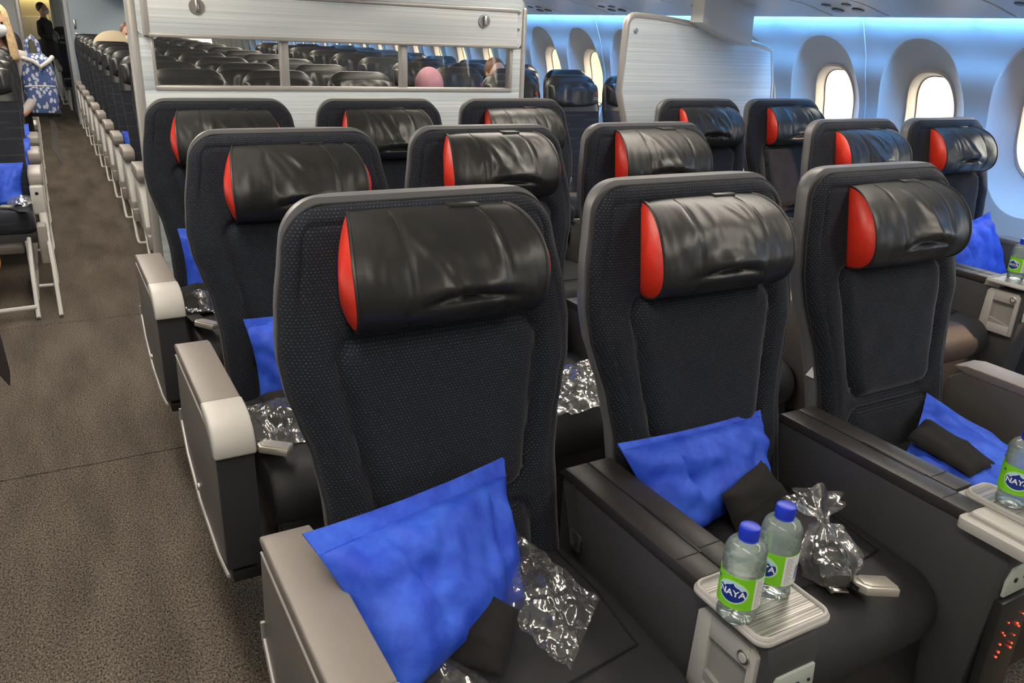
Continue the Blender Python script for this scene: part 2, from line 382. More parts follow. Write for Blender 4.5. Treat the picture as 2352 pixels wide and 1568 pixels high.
P = 0.965                     # premium seat pitch
ROWS = {3: 0.0, 2: -P, 1: -2 * P}
SX = {'A': 0.247, 'B': 0.880, 'C': 1.515, 'D': 2.608, 'E': 3.212}
YF, YB = -6.0, 20.0           # cabin front and rear
# ------------------------------------------------------------------ structure: floor, walls, windows, bins, ceiling
XL, XR = -1.90, 3.63
cuts = [YF, -0.35, 1.29, 4.87, 9.2, YB]
fl = struct('floor', rbox(XL - 0.2, XR + 0.2, YF, YB, -0.08, -0.006, 0), 'black_plastic')
for y0, y1 in zip(cuts, cuts[1:]):
    obj('carpet_section', rbox(XL - 0.2, XR + 0.2, y0 + 0.003, y1 - 0.003, -0.006, 0.0, 0.0015, 1), 'carpet', fl)

PROF = [(0.0, 3.57), (0.3, 3.575), (0.62, 3.585), (0.90, 3.60), (1.2, 3.56), (1.45, 3.49), (1.66, 3.41), (1.80, 3.34)]
def wx(z): return pw(z, PROF)
WY0, WS = 0.03, 0.607         # first window and spacing
WC, WA, WB = 1.19, 0.125, 0.215
SC, SA, SB = 1.18, 0.245, 0.385
Z0, Z1 = 0.70, 1.74
def sup(a, b, ang, p):
    c, s = math.cos(ang), math.sin(ang)
    return a * math.copysign(abs(c) ** (2 / p), c), b * math.copysign(abs(s) ** (2 / p), s)
def cell():
    """one window's width of side wall: scooped surround and opening, around y = 0"""
    n = 64; R = []
    hw = WS / 2
    # rectangle boundary, then scoop rim, then opening
    def rect(ang):
        c, s = math.cos(ang), math.sin(ang); zc = (Z0 + Z1) / 2; hz = (Z1 - Z0) / 2
        t = min(hw / abs(c) if abs(c) > 1e-6 else 9, hz / abs(s) if abs(s) > 1e-6 else 9)
        return c * t, zc + s * t
    angs = [2 * PI * (k + 0.5) / n for k in range(n)]
    ex = math.atan2((Z1 - Z0) / 2, hw)
    angs = sorted(angs + [ex, PI - ex, PI + ex, 2 * PI - ex]); n = len(angs)
    outer = [rect(a) for a in angs]
    rim = [(lambda q: (q[0], SC + q[1]))(sup(SA, SB, a, 2.25)) for a in angs]
    inn = [(lambda q: (q[0], WC + q[1]))(sup(WA + 0.02, WB + 0.02, a, 2.7)) for a in angs]
    for t in (0, 0.33, 0.66, 0.96, 1.0):
        R.append([(wx(lerp(o[1], r[1], t)), lerp(o[0], r[0], t), lerp(o[1], r[1], t)) for o, r in zip(outer, rim)])
    for t in (0.04, 0.25, 0.5, 0.75, 1.0):
        ring = []
        for r, q in zip(rim, inn):
            y, z = lerp(r[0], q[0], t), lerp(r[1], q[1], t)
            dep = 0.085 * (t ** 0.9) + 0.012 * min(1, t / 0.04) * max(0, (r[1] - SC) / SB)
            ring.append((wx(lerp(r[1], q[1], t)) + dep, y, z))
        R.append(ring)
    return rings(R, False, False), R[-1]
cg, inner_ring = cell()
cell_me = mesh('sidewall_panel', cg, 'sidewall_white', 25)
def bezel():
    n = len(inner_ring); R = [inner_ring]
    for s, d in ((0.985, 0.004), (0.93, 0.006), (0.90, 0.02), (0.87, 0.07)):
        R.append([(p[0] * 0 + 3.64 + d + (wx(p[2]) - 3.56) * 0.9, p[1] * s, WC + (p[2] - WC) * s) for p in inner_ring])
    return rings(R, False, False), R[-1]
bg_, bz_ring = bezel(); bez_me = mesh('bezel', bg_, 'bezel_cream', 50)
seal_me = mesh('seal', tube([(p[0] + 0.002, p[1] * 0.985, WC + (p[2] - WC) * 0.985) for p in bz_ring], 0.0035, 6, True), 'seal_dark')
pane_me = mesh('pane', ([(p[0] + 0.008, p[1], p[2]) for p in bz_ring] + [(p[0] + 0.014, p[1], p[2]) for p in bz_ring],
    [tuple(range(len(bz_ring))), tuple(range(2 * len(bz_ring) - 1, len(bz_ring) - 1, -1))] + [(i, (i + 1) % len(bz_ring), (i + 1) % len(bz_ring) + len(bz_ring), i + len(bz_ring)) for i in range(len(bz_ring))]), 'window_glass')
def dado_side(sgn):
    pr = [(wx(z), z) for z in (0.0, 0.1, 0.2, 0.3, 0.4, 0.5, 0.6, 0.66)] + [(wx(0.66) - 0.012, 0.67), (wx(0.7) - 0.012, 0.70), (3.75, 0.70), (3.75, 0.0)]
    return prism(pr, YF, YB, 'y')
wall_r = struct('wall_right', dado_side(1), 'dado_grey')
wl_g = dado_side(1); CXM = 0.867
wall_l = struct('wall_left', ([(2 * CXM - v[0], v[1], v[2]) for v in wl_g[0]], [f[::-1] for f in wl_g[1]]), 'dado_grey')
nwin = 0
def mirror_me(me):
    m = me.copy()
    for v in m.vertices: v.co.x = -v.co.x
    m.flip_normals(); return m
cellL, bezL, sealL, paneL = [mirror_me(m) for m in (cell_me, bez_me, seal_me, pane_me)]
for k in range(-9, 32):
    y = WY0 + WS * k
    obj('sidewall_panel', cell_me, parent=wall_r, loc=(0, y, 0))
    nwin += 1
    wo = obj('window_%d' % nwin, bez_me, loc=(0, y, 0), kind='structure')
    obj('seal', seal_me, parent=wo); obj('pane', pane_me, parent=wo)
    obj('sidewall_panel', cellL, parent=wall_l, loc=(2 * CXM, y, 0))
for k in range(-9, 32):
    y = WY0 + WS * k; nwin += 1
    wo = obj('window_%d' % nwin, bezL, loc=(2 * CXM, y, 0), kind='structure')
    obj('seal', sealL, parent=wo); obj('pane', paneL, parent=wo)
for k in range(-4, 10):       # pale joint strips between pairs of windows
    y = WY0 + WS * (2 * k - 0.47)
    obj('joint_strip', tube([(wx(0.72 + 1.0 * t / 12) - 0.001, y, 0.72 + 1.0 * t / 12) for t in range(13)], 0.0035, 6), 'sidewall_white', wall_r)

# overhead bins: outer lip, sloping underside, face; the light cove runs between the lip and the side wall
def bin_profile(mirror=False):
    p = [(3.375, 1.665), (3.36, 1.655), (3.33, 1.660), (3.05, 1.715), (2.70, 1.765), (2.50, 1.80), (2.42, 1.86), (2.40, 1.95), (2.46, 2.10), (2.60, 2.22), (3.0, 2.25), (3.20, 2.0), (3.33, 1.74), (3.36, 1.70)]
    return [(2 * CXM - x, z) for x, z in p][::-1] if mirror else p
for sgn, nm in ((False, 'right'), (True, 'left')):
    binw = struct('trim_%d' % (1 if not sgn else 2), prism(bin_profile(sgn), YF, YB, 'y'), 'bin_plastic', sharp=35)
    if not sgn:
        def und(x): return pw(x, [(2.5, 1.80), (2.70, 1.765), (3.05, 1.715), (3.33, 1.660), (3.36, 1.655)])
        k = -4.0; idx = 0
        while k < 9:
            ln = 0.62 if idx % 2 == 0 else 0.34
            g = grid(8, 2, lambda u, v, k=k, ln=ln: (2.72 + 0.585 * u, k + 0.008 + (ln - 0.016) * v, und(2.72 + 0.585 * u) - 0.007))
            g2 = (g[0] + [(x, y, z + 0.007) for x, y, z in g[0]], [f[::-1] for f in g[1]] + [tuple(i + 16 for i in f) for f in g[1]]
                  + [(i, i + 1, i + 17, i + 16) for i in range(7)] + [(i + 8, i + 24, i + 25, i + 9) for i in range(7)] + [(0, 16, 24, 8), (7, 15, 31, 23)])
            obj('service_panel', g2, 'bin_plastic', binw)
            if idx % 2 == 1:
                for dx, dy, r in ((0.12, 0.10, 0.030), (0.12, 0.22, 0.030), (0.21, 0.10, 0.024), (0.21, 0.22, 0.024)):
                    x = 3.305 - dx; obj('reading_light', disc((x, k + dy, und(x) - 0.005), r, (-0.18, 0, -1), 0.008), 'psu_dark', binw)
            k += ln; idx += 1
    xs = [3.355, 3.40] if not sgn else [2 * CXM - 3.40, 2 * CXM - 3.355]
    obj('cove_light', rbox(xs[0], xs[1], -4.5, 14, 1.705, 1.72, 0.003), 'cove_led' if not sgn else 'cove_led_dim', label='long pale blue light strip in the cove above the %s windows' % nm, cat='light strip')
ce = struct('ceiling', join(rbox(-1.95, 3.68, YF, YB, 2.26, 2.32, 0), rbox(0.25, 1.48, YF, YB, 1.86, 2.26, 0.12, 5)), 'ceiling_white')
for i, x in enumerate((-0.30, 2.03)):
    for j, y in enumerate((-4.6, -2.2, 0.2, 2.6, 5.0, 7.4)):
        fx = thing('ceiling_light', '%s warm white ceiling light panel above the %s aisle' % (ORD[j], ('left', 'right')[i]), 'ceiling light', (x, y + 1.0, 2.2), 'ceiling lights')
        obj('housing', rbox(-0.17, 0.17, -1.0, 1.0, 0.02, 0.06, 0.01), 'ceiling_white', fx)
        obj('diffuser', rbox(-0.14, 0.14, -0.97, 0.97, 0.0, 0.02, 0.006), 'ceiling_led', fx)
struct('wall_front', rbox(-1.95, 3.68, YF - 0.05, YF, 0, 2.3, 0), 'wall_pale')
struct('wall_back', rbox(-1.95, 3.68, YB, YB + 0.05, 0, 2.3, 0), 'wall_pale')
struct('wall_shell', join(rbox(3.75, 3.80, YF, YB, 0, 0.72, 0), rbox(-2.07, -2.02, YF, YB, 0, 0.72, 0)), 'wall_pale')
struct('wall_crown', join(rbox(3.30, 3.72, YF, YB, 1.74, 1.76, 0), rbox(2 * CXM - 3.72, 2 * CXM - 3.30, YF, YB, 1.74, 1.76, 0)), 'sidewall_white')

# apron and a yellow building outside, seen through the rear windows
obj('apron_ground', rbox(4.6, 120, -60, 160, -3.6, -3.5, 0), 'apron', kind='structure')
bd = thing('terminal_building', 'pale yellow building outside beyond the rear cabin windows', 'building', (24, 60, -3.5))
obj('wall', rbox(0, 14, -26, 60, 0, 24, 0.1), 'yellow_wall', bd)
for k in range(12):
    for r in range(3): obj('building_window', rbox(-0.1, 0.05, -24 + 6.5 * k, -21 + 6.5 * k, 1.4 + 3.6 * r, 2.8 + 3.6 * r, 0.02), 'bezel_cream', bd)

# ------------------------------------------------------------------ centre bulkhead with its open viewing slot
BY = 0.30
bk = thing('bulkhead_partition', 'pale blue brushed cabin divider with three-pane viewing slot behind the centre seats', 'partition', (0.867, BY, 0))
def lx(x): return x - 0.867
obj('lower_panel', rbox(lx(0.02), lx(1.715), 0.0, 0.035, 0.02, 1.238, 0.003), 'bulkhead_panel', bk)
obj('left_stile', rbox(lx(0.02), lx(0.068), 0.0, 0.035, 1.238, 1.435, 0.002), 'bulkhead_panel', bk)
obj('right_stile', rbox(lx(1.664), lx(1.715), 0.0, 0.035, 1.238, 1.435, 0.002), 'bulkhead_panel', bk)
obj('upper_panel', prism(rrect(lx(0.02), lx(1.715), 1.4385, 1.66, 0.03), 0.0, 0.035, 'y'), 'bulkhead_panel', bk)
obj('joint_line', rbox(lx(0.02), lx(0.068), -0.002, 0.004, 1.4345, 1.439, 0.001), 'frame_silver', bk)
obj('joint_line', rbox(lx(1.664), lx(1.715), -0.002, 0.004, 1.4345, 1.439, 0.001), 'frame_silver', bk)
obj('edge_post', rbox(lx(-0.012), lx(0.024), -0.008, 0.045, 0.0, 1.70, 0.012, 4), 'frame_silver', bk)
obj('edge_post', rbox(lx(1.712), lx(1.738), -0.008, 0.045, 0.0, 1.62, 0.010, 4), 'frame_silver', bk)
arc = [(lx(1.725) - 0.05 + 0.05 * math.sin(a), 0.018, 1.61 + 0.05 * math.cos(a)) for a in [PI / 2 * i / 8 for i in range(9)]]
obj('top_trim', tube([(lx(0.02), 0.018, 1.66)] + arc, 0.013, 8), 'frame_silver', bk)
sl = obj('slot_frame', join(rbox(lx(0.066), lx(1.668), -0.006, 0.04, 1.238, 1.256, 0.003), rbox(lx(0.064), lx(0.076), -0.004, 0.038, 1.25, 1.445, 0.002),
    rbox(lx(1.652), lx(1.668), -0.004, 0.038, 1.25, 1.445, 0.002)), 'frame_silver', bk)
for x in (0.578, 1.111): obj('slot_post', rbox(lx(x - 0.018), lx(x + 0.018), 0.0, 0.03, 1.25, 1.47, 0.003), 'frame_silver', bk)
panes = ((0.076, 0.56), (0.596, 1.093), (1.129, 1.652))
for a, b in panes: obj('pane', rbox(lx(a), lx(b), 0.016, 0.019, 1.256, 1.46, 0), 'window_glass', bk)
sh = obj('sliding_shade', rbox(lx(0.062), lx(1.672), -0.030, -0.008, 1.448, 1.600, 0.003), 'shade_panel', bk)
obj('shade_rail', rbox(lx(0.058), lx(1.676), -0.036, -0.004, 1.436, 1.452, 0.004, 3), 'frame_silver', sh)
obj('shade_rail', rbox(lx(0.058), lx(1.676), -0.036, -0.004, 1.596, 1.612, 0.004, 3), 'frame_silver', sh)
obj('shade_edge', rbox(lx(0.040), lx(0.064), -0.032, -0.002, 1.44, 1.66, 0.004, 3), 'frame_silver', sh)
for x in (0.24, 1.495):
    kn = obj('latch_knob', join(disc((lx(x), -0.030, 1.552), 0.030, (0, -1, 0), 0.006, 32)), 'steel', sh)
    obj('knob_recess', disc((lx(x), -0.034, 1.552), 0.024, (0, -1, 0), 0.003, 32), 'console_pocket', kn)
    obj('knob_grip', rbox(lx(x) - 0.007, lx(x) + 0.007, -0.048, -0.034, 1.528, 1.576, 0.003), 'steel', kn)
for x, z in ((0.045, 1.575), (1.695, 1.60), (1.69, 1.525)): obj('stud', disc((lx(x), -0.001, z), 0.008, (0, -1, 0), 0.012, 16), 'steel', bk)

# ------------------------------------------------------------------ right divider, winged, beside the window pair
dv = thing('side_divider', 'pale blue winged cabin divider with rounded silver edge behind the window pair', 'partition', (2.85, BY, 0))
def dx_(x): return x - 2.85
ol = [(2.44, 0.02), (2.44, 0.70), (2.40, 1.02), (2.325, 1.24), (2.335, 1.54)]
ol += [(2.385 - 0.05 * math.cos(a), 1.565 + 0.05 * math.sin(a)) for a in [PI / 2 * i / 6 for i in range(1, 7)]]
ol += [(2.52, 1.612), (2.80, 1.585), (3.10, 1.535), (3.36, 1.478), (3.375, 1.468), (3.415, 1.30), (3.455, 0.95), (3.47, 0.5), (3.45, 0.02)]
obj('panel', prism([(dx_(x), z) for x, z in ol], 0.0, 0.03, 'y'), 'bulkhead_panel', dv)
obj('edge_trim', tube([(dx_(x), 0.015, z) for x, z in ol[1:-1]], 0.019, 10), 'frame_silver', dv)
obj('stud', disc((dx_(2.385), -0.001, 1.545), 0.013, (0, -1, 0), 0.010, 20), 'steel', dv)
bl = [(2.735, 1.90), (2.735, 1.60)] + [(2.735 + 0.36 * t / 8, 1.60 - 0.050 * (t / 8) - 0.055 * (1 - (1 - t / 8) ** 2)) for t in range(9)] + [(3.10, 1.52), (3.08, 1.90)]
bo = thing('bin_closeout', 'white plastic fairing hanging from the bin down over the side divider', 'fairing', (2.85, 0.19, 1.5))
obj('fairing_body', prism([(dx_(x), z - 1.5) for x, z in bl], 0.0, 0.10, 'y', 0.006), 'bin_plastic', bo)
# ------------------------------------------------------------------ premium seats
TILT = math.tan(math.radians(13)); ZT = 1.23
HW = [(0.30, 0.232), (0.46, 0.236), (0.70, 0.240), (0.80, 0.253), (0.86, 0.271), (0.92, 0.287), (0.98, 0.293), (1.05, 0.286), (1.15, 0.268), (1.23, 0.246)]
def halfw(z, ztop, r=0.055):
    w_ = pw(z, HW)
    if z > ztop - r:
        q = (z - (ztop - r)) / r; w_ = w_ - r + r * math.sqrt(max(0.0, 1 - min(1, q) ** 2))
    return w_
def bp(x, n, z):              # a point on the leaning back: n is the offset behind its face
    return (x, (z - ZT) * TILT + n, z + n * 0.0)
def zs(lo, hi, n, r=0.06):
    a = [lo + (hi - r - lo) * i / n for i in range(n)]
    return a + [hi - r + r * math.sin(PI / 2 * i / 12) for i in range(13)]
def sd_panel(x, z, zc, hz, hw0, hw1, r):
    t = (z - (zc - hz)) / (2 * hz); hw_ = lerp(hw0, hw1, max(0, min(1, t)))
    qx, qz = abs(x) - hw_ + r, abs(z - zc) - hz + r
    return math.hypot(max(qx, 0), max(qz, 0)) + min(max(qx, qz), 0) - r
def back_cushion():
    R = []; NF = 66; top = 1.222
    for z in zs(0.44, top, 92):
        w_ = max(0.004, halfw(z, top) - 0.001); ring = []
        edge_t = min(1, max(0, (top - z) / 0.05)); dd = 0.030 * math.sqrt(1 - (1 - edge_t) ** 2) + 0.002
        for i in range(NF + 1):
            s = -1 + 2 * i / NF; x = w_ * math.sin(PI / 2 * s)
            e = abs(x) / w_
            n = -dd * math.sqrt(max(0, 1 - e ** 9))
            if e < 0.985:
                a = sd_panel(x, z, 0.835, 0.165, 0.150, 0.205, 0.045); b_ = sd_panel(x, z, 0.545, 0.095, 0.165, 0.160, 0.04)
                bol = max(0.0, min(1, (abs(x) - 0.15) / 0.10)); bol = bol * bol * (3 - 2 * bol)
                n -= 0.022 * bol * max(0, min(1, (1.05 - z) / 0.12)) * (1 - e ** 8)            # side bolsters
                n -= 0.014 * max(0, min(1, -a / 0.03)) + 0.014 * max(0, min(1, -b_ / 0.03))     # panels stand proud
                n += 0.015 * math.exp(-(a / 0.0075) ** 2) + 0.013 * math.exp(-(b_ / 0.0075) ** 2)
                ed = min(w_ - abs(x), (top - z)); n += 0.005 * math.exp(-((ed - 0.030) / 0.003) ** 2)
                n += 0.0025 * noise.noise(Vector((x * 14, z * 14, 3.1)))
            ring.append(bp(x, n, z))
        for i in range(1, 8):
            x = w_ * (1 - 2 * i / 8); ring.append(bp(x, 0.012, z))
        R.append(ring)
    return rings(R)
def back_shell():
    R = []; top = 1.232
    for z in zs(0.30, top, 30):
        w_ = max(0.006, halfw(z, top) + 0.001); ring = []; et = min(1, max(0, (top - z) / 0.04)); dd = 0.075 * (0.35 + 0.65 * math.sqrt(1 - (1 - et) ** 2))
        for i in range(9):
            ring.append(bp(-w_ + 2 * w_ * i / 8, 0.008, z))
        for i in range(25):
            s = 1 - 2 * i / 24; x = w_ * math.sin(PI / 2 * s) * 1.0; e = abs(x) / w_
            ring.append(bp(x, 0.012 + dd * math.sqrt(max(0, 1 - e ** 7)), z))
        R.append(ring)
    return rings(R)
def outline_path(off, n, lo=0.46, top=1.222):
    Z = zs(lo, top - off, 40, 0.05); L_ = []
    for z in Z: L_.append(bp(-(max(0.001, halfw(min(z + off * 0.5, top), top) - 0.002 - off)), n(z) if callable(n) else n, z))
    R_ = [(-p[0], p[1], p[2]) for p in L_[::-1]]
    return L_ + R_
CUSH = mesh('backrest', back_cushion(), 'seat_fabric', 60); SHELL = mesh('back_shell', back_shell(), 'shell_grey', 50)
PIPE = mesh('piping', tube(outline_path(0.000, -0.004), 0.0028, 6), 'thread')

def seat_cushion():
    # upholstered squab with a bull-nosed front; local y = distance ahead of the back's top edge (negative)
    prof = []
    for i in range(9): prof.append((-0.10 - 0.44 * i / 8, 0.505 + 0.018 * math.sin(PI * i / 8) + 0.012 * i / 8))
    for i in range(1, 13):
        a = PI / 2 - (PI * 0.72) * i / 12; prof.append((-0.555 - 0.085 * math.cos(a), 0.430 + 0.087 * math.sin(a)))
    prof += [(-0.56, 0.335), (-0.10, 0.36)]
    cy, cz = -0.35, 0.43; R = []
    for i in range(25):
        s = -1 + 2 * i / 24; x = 0.235 * math.sin(PI / 2 * s); e = abs(math.sin(PI / 2 * s))
        k = 0.90 + 0.10 * math.sqrt(max(0, 1 - e ** 8)); cr = 0.010 * (1 - e ** 2)
        R.append([(x, cy + (y - cy) * (k * 0.5 + 0.5), cz + (z - cz) * k + (cr if z > 0.5 else 0)) for y, z in prof])
    return rings(R)
SQUAB = mesh('seat_cushion', seat_cushion(), 'cushion_cloth', 60)
SQSEAM = mesh('cushion_seam', tube([(-0.215, -0.13, 0.518), (-0.205, -0.35, 0.535), (-0.19, -0.50, 0.528), (0.0, -0.535, 0.537), (0.19, -0.50, 0.528), (0.205, -0.35, 0.535), (0.215, -0.13, 0.518)], 0.0025, 6), 'thread')
BASE = mesh('seat_base', join(rbox(-0.24, 0.24, -0.55, -0.02, 0.24, 0.37, 0.02), prism([(-0.64, 0.16), (-0.62, 0.40), (-0.57, 0.40), (-0.58, 0.14)], -0.22, 0.22, 'x', 0.01)), 'black_plastic')
LEGM = mesh('leg', prism([(-0.50, 0.0), (-0.46, 0.26), (-0.40, 0.26), (-0.36, 0.06), (-0.14, 0.06), (-0.08, 0.26), (-0.03, 0.26), (-0.02, 0.0)], -0.02, 0.02, 'x', 0.004), 'black_plastic')
def headrest(seed, lift):
    rnd = random.Random(seed); Hh, D, hl = 0.099, 0.110, 0.182
    folds = [(rnd.uniform(-0.08, 0.08), rnd.uniform(0.2, 0.6), rnd.uniform(-0.7, 0.7), rnd.uniform(0.05, 0.11), rnd.uniform(0.002, 0.006)) for _ in range(6)]
    smile = rnd.uniform(0.55, 0.62); sx = rnd.uniform(-0.02, 0.03)
    def f(u, v):
        # u along the width, v around the D from top-back to bottom-back
        x = -hl + 2 * hl * u; phi = PI * v
        e = abs(x) / hl
        sw = 1 - 0.03 * e ** 4; wf = 1 - 0.16 * max(0, 1 - v / 0.45) ** 1.6 - 0.09 * max(0, (v - 0.5) / 0.5) ** 1.6
        c, s = math.cos(phi), math.sin(phi)
        z = Hh * math.copysign(abs(c) ** 0.92, c) * sw; n = -D * abs(s) ** 0.88 * (0.93 + 0.07 * (1 - e ** 2))
        n -= 0.012 * math.sin(PI * v) * (v - 0.35)                  # sags a little forward at the bottom
        d = 0.0
        for fx, fv, an, ln, am in folds:
            dx, dv = x - fx, (v - fv) * 0.30
            a, b_ = dx * math.cos(an * 0.6 + 1.2) + dv * math.sin(an * 0.6 + 1.2), -dx * math.sin(an * 0.6 + 1.2) + dv * math.cos(an * 0.6 + 1.2)
            d += am * math.exp(-(b_ / 0.008) ** 2 - (a / (ln * 0.6)) ** 2)
        dx = x - sx; line = smile + 1.5 * dx * dx * 3
        d += 0.018 * math.exp(-((v - line + 0.045) / 0.040) ** 2 - (dx / 0.065) ** 2) - 0.030 * math.exp(-((v - line - 0.035) / 0.018) ** 2 - (dx / 0.060) ** 2)
        d += 0.007 * noise.noise(Vector((x * 15 + seed, v * 5, seed * 1.7))) * s + 0.0015 * noise.noise(Vector((x * 60, v * 9, seed)))* s
        for gx in (-0.098, 0.088): d -= 0.005 * math.exp(-((x - gx - 0.012 * math.sin(PI * v)) / 0.0028) ** 2)
        d *= min(1, max(0, 6 * s)) * (1 - e ** 10)
        return x * wf, n - d * 0.9, z - 0.0
    zc = 1.098 + lift
    M = lambda p: bp(p[0], p[1] - 0.022, zc + p[2])
    NU, NV = 76, 56
    g = grid(NU, NV, lambda u, v: M(f(0.5 + 0.5 * math.sin(PI / 2 * (2 * u - 1)), v)))
    # flat back closes the roll
    g = (g[0], g[1] + [tuple([(NV - 1) * NU + i for i in range(NU)] + [i for i in range(NU - 1, -1, -1)])])
    parts = {'body': g}
    for side in (0, 1):
        rim = [Vector(M(f(side, j / (NV - 1)))) for j in range(NV)]
        c = sum(rim, Vector()) / len(rim); sg = -1 if side == 0 else 1; V, F = [], []
        K = 7
        for k in range(K + 1):
            t = k / K
            for p in rim:
                q = p.lerp(c, t); V.append((q.x + sg * 0.026 * math.sin(PI / 2 * t) ** 0.8 * (1 if k else 0), q.y, q.z))
        n = len(rim)
        for k in range(K):
            for i in range(n):
                i2 = (i + 1) % n; q = (k * n + i, k * n + i2, (k + 1) * n + i2, (k + 1) * n + i); F.append(q if sg < 0 else q[::-1])
        parts['end%d' % side] = (V, F)
        parts['pipe%d' % side] = tube([(p.x, p.y, p.z) for p in rim], 0.0032, 6)
    for q, gx in enumerate((-0.098, 0.088)):
        pts = []
        for j in range(3, NV - 6):
            v = j / (NV - 1); x = gx + 0.012 * math.sin(PI * v); u = (x + hl) / (2 * hl); p = M(f(u, v)); pts.append((p[0], p[1] - 0.0005, p[2]))
        parts['seam%d' % q] = tube(pts, 0.0016, 5)
    parts['strap'] = rbox(-0.03 + 0.06, 0.03 + 0.06, -0.05, -0.01, zc + Hh - 0.004, zc + Hh + 0.004, 0.002)
    return parts
def buckle_parts(loc, rz, parent, tilt=0.12):
    o = obj('seat_belt', None, parent=parent, loc=loc, rot=(tilt, 0, rz))
    return o
BUCK = mesh('buckle', prism([(-0.030, -0.022), (0.026, -0.022), (0.036, -0.004), (0.036, 0.004), (0.026, 0.022), (-0.030, 0.022)], -0.007, 0.007, 'z', 0.003), 'buckle_metal')
BMOUTH = mesh('buckle_mouth', rbox(0.0345, 0.0372, -0.013, 0.013, -0.0035, 0.0035, 0.0005), 'black_plastic')
BUCKLID = mesh('buckle_flap', prism([(-0.028, -0.018), (0.018, -0.018), (0.027, -0.010), (0.027, 0.010), (0.018, 0.018), (-0.028, 0.018)], 0.0065, 0.0095, 'z', 0.001), 'buckle_metal')
WEB = mesh('webbing', tube([(0, 0, 0)] * 0 + [(-0.03, 0, -0.004), (-0.08, 0.01, -0.012), (-0.14, 0.06, -0.014), (-0.20, 0.12, -0.004)], 0.001, 4), 'belt_web')
def web_strip(pts, wid, th=0.0022):
    V, F = [], []; pts = [Vector(p) for p in pts]
    for i, p in enumerate(pts):
        t = (pts[min(i + 1, len(pts) - 1)] - pts[max(i - 1, 0)]).normalized(); s = t.cross(Vector((0, 0, 1))).normalized() * wid / 2
        u = s.cross(t).normalized() * th
        for q in (p - s, p + s, p + s + u, p - s + u): V.append(tuple(q))
    for i in range(len(pts) - 1):
        for k in range(4): F.append((i * 4 + k, i * 4 + (k + 1) % 4, i * 4 + 4 + (k + 1) % 4, i * 4 + 4 + k))
    F.append((3, 2, 1, 0)); e = (len(pts) - 1) * 4; F.append((e, e + 1, e + 2, e + 3))
    return V, F
WEB = mesh('webbing', web_strip([(-0.025, 0, -0.004), (-0.07, 0.012, -0.012), (-0.12, 0.05, -0.016), (-0.17, 0.12, -0.008)], 0.045), 'belt_web')

PLACE = {'A': 'beside the left aisle', 'B': 'middle of the centre three', 'C': 'beside the right aisle', 'D': 'aisle seat of the window pair', 'E': 'by the windows'}
ROWN = {1: 'nearest row', 2: 'second row', 3: 'row against the dividers'}
SEAT = {}
LIFT = {('A', 1): 0.016, ('B', 2): 0.018, ('C', 2): 0.018}
BUCKPOS = {('A', 2): (0.035 - 0.247, -1.545 + P, 0.565, 2.6), ('A', 3): (0.043 - 0.247, -0.617 + 0.02, 0.56, 2.4), ('B', 1): (0.889 - 0.867 + 0.01, -2.537 + 2 * P, 0.562, 2.75)}
def premium_seat(c, r):
    t = thing('premium_seat', 'dark grey premium seat, red-ended headrest, %s, %s' % (ROWN[r], PLACE[c]), 'airline seat', (SX[c], ROWS[r], 0), 'premium cabin seats')
    obj('back_shell', SHELL, parent=t)
    b = obj('backrest', CUSH, parent=t); obj('piping', PIPE, parent=b)
    hp = headrest(ord(c) * 7 + r * 13, LIFT.get((c, r), 0.0))
    h = obj('headrest', hp['body'], 'leather', t, label='black wrinkled leather headrest roll', sharp=180)
    for s in (0, 1):
        obj('end_panel', hp['end%d' % s], 'red_leather', h, label='red leather end of headrest', sharp=180)
        obj('piping', hp['pipe%d' % s], 'leather', h)
        obj('seam', hp['seam%d' % s], 'thread', h)
    obj('strap', hp['strap'], 'leather', h)
    s = obj('seat_cushion', SQUAB, parent=t); obj('cushion_seam', SQSEAM, parent=s)
    obj('seat_base', BASE, parent=t)
    for x in (-0.17, 0.17): obj('leg', LEGM, parent=t, loc=(x, 0, 0))
    if (c, r) in BUCKPOS:
        x, y, z, rz = BUCKPOS[(c, r)]
        k = obj('seat_belt', None, parent=t, loc=(x, y, z), rot=(0.16, -0.10, rz)); k.scale = (1.2, 1.2, 1.2)
        obj('buckle', BUCK, parent=k); obj('buckle_flap', BUCKLID, parent=k); obj('buckle_mouth', BMOUTH, parent=k)
        obj('webbing', web_strip([(x, y, z - 0.014), (x - 0.005, y + 0.06, z - 0.02), (x - 0.03, y + 0.2, 0.545), (x - 0.03, y + 0.34, 0.53)], 0.045), 'belt_web', t)
    SEAT[(c, r)] = t
for r in (1, 2, 3):
    for c in 'ABC': premium_seat(c, r)
for r in (2, 3):
    for c in 'DE': premium_seat(c, r)
obj('sticker', prism([(-0.108, 0.728), (-0.084, 0.728), (-0.100, 0.756)], -0.2505, -0.246, 'x'), 'print_white', SEAT[('C', 1)], label='small white triangular sticker on the seat shell')
obj('side_belt', web_strip([(0.243, -0.185, 0.66), (0.244, -0.205, 0.60), (0.243, -0.225, 0.545)], 0.03), 'belt_web', SEAT[('A', 1)])
obj('belt_clip', rbox(0.234, 0.240, -0.245, -0.215, 0.535, 0.575, 0.002), 'steel', SEAT[('A', 1)])
# loose tongue of the belt on the nearest middle seat
k = SEAT[('B', 1)]
obj('belt_tongue', join(rbox(-0.030, 0.0, -0.022, 0.022, -0.002, 0.002, 0.001), rbox(0.0, 0.006, -0.022, 0.022, -0.004, 0.004, 0.001)), 'steel', k, loc=(-0.03, -0.555, 0.548), rot=(0.1, -0.05, 2.7))

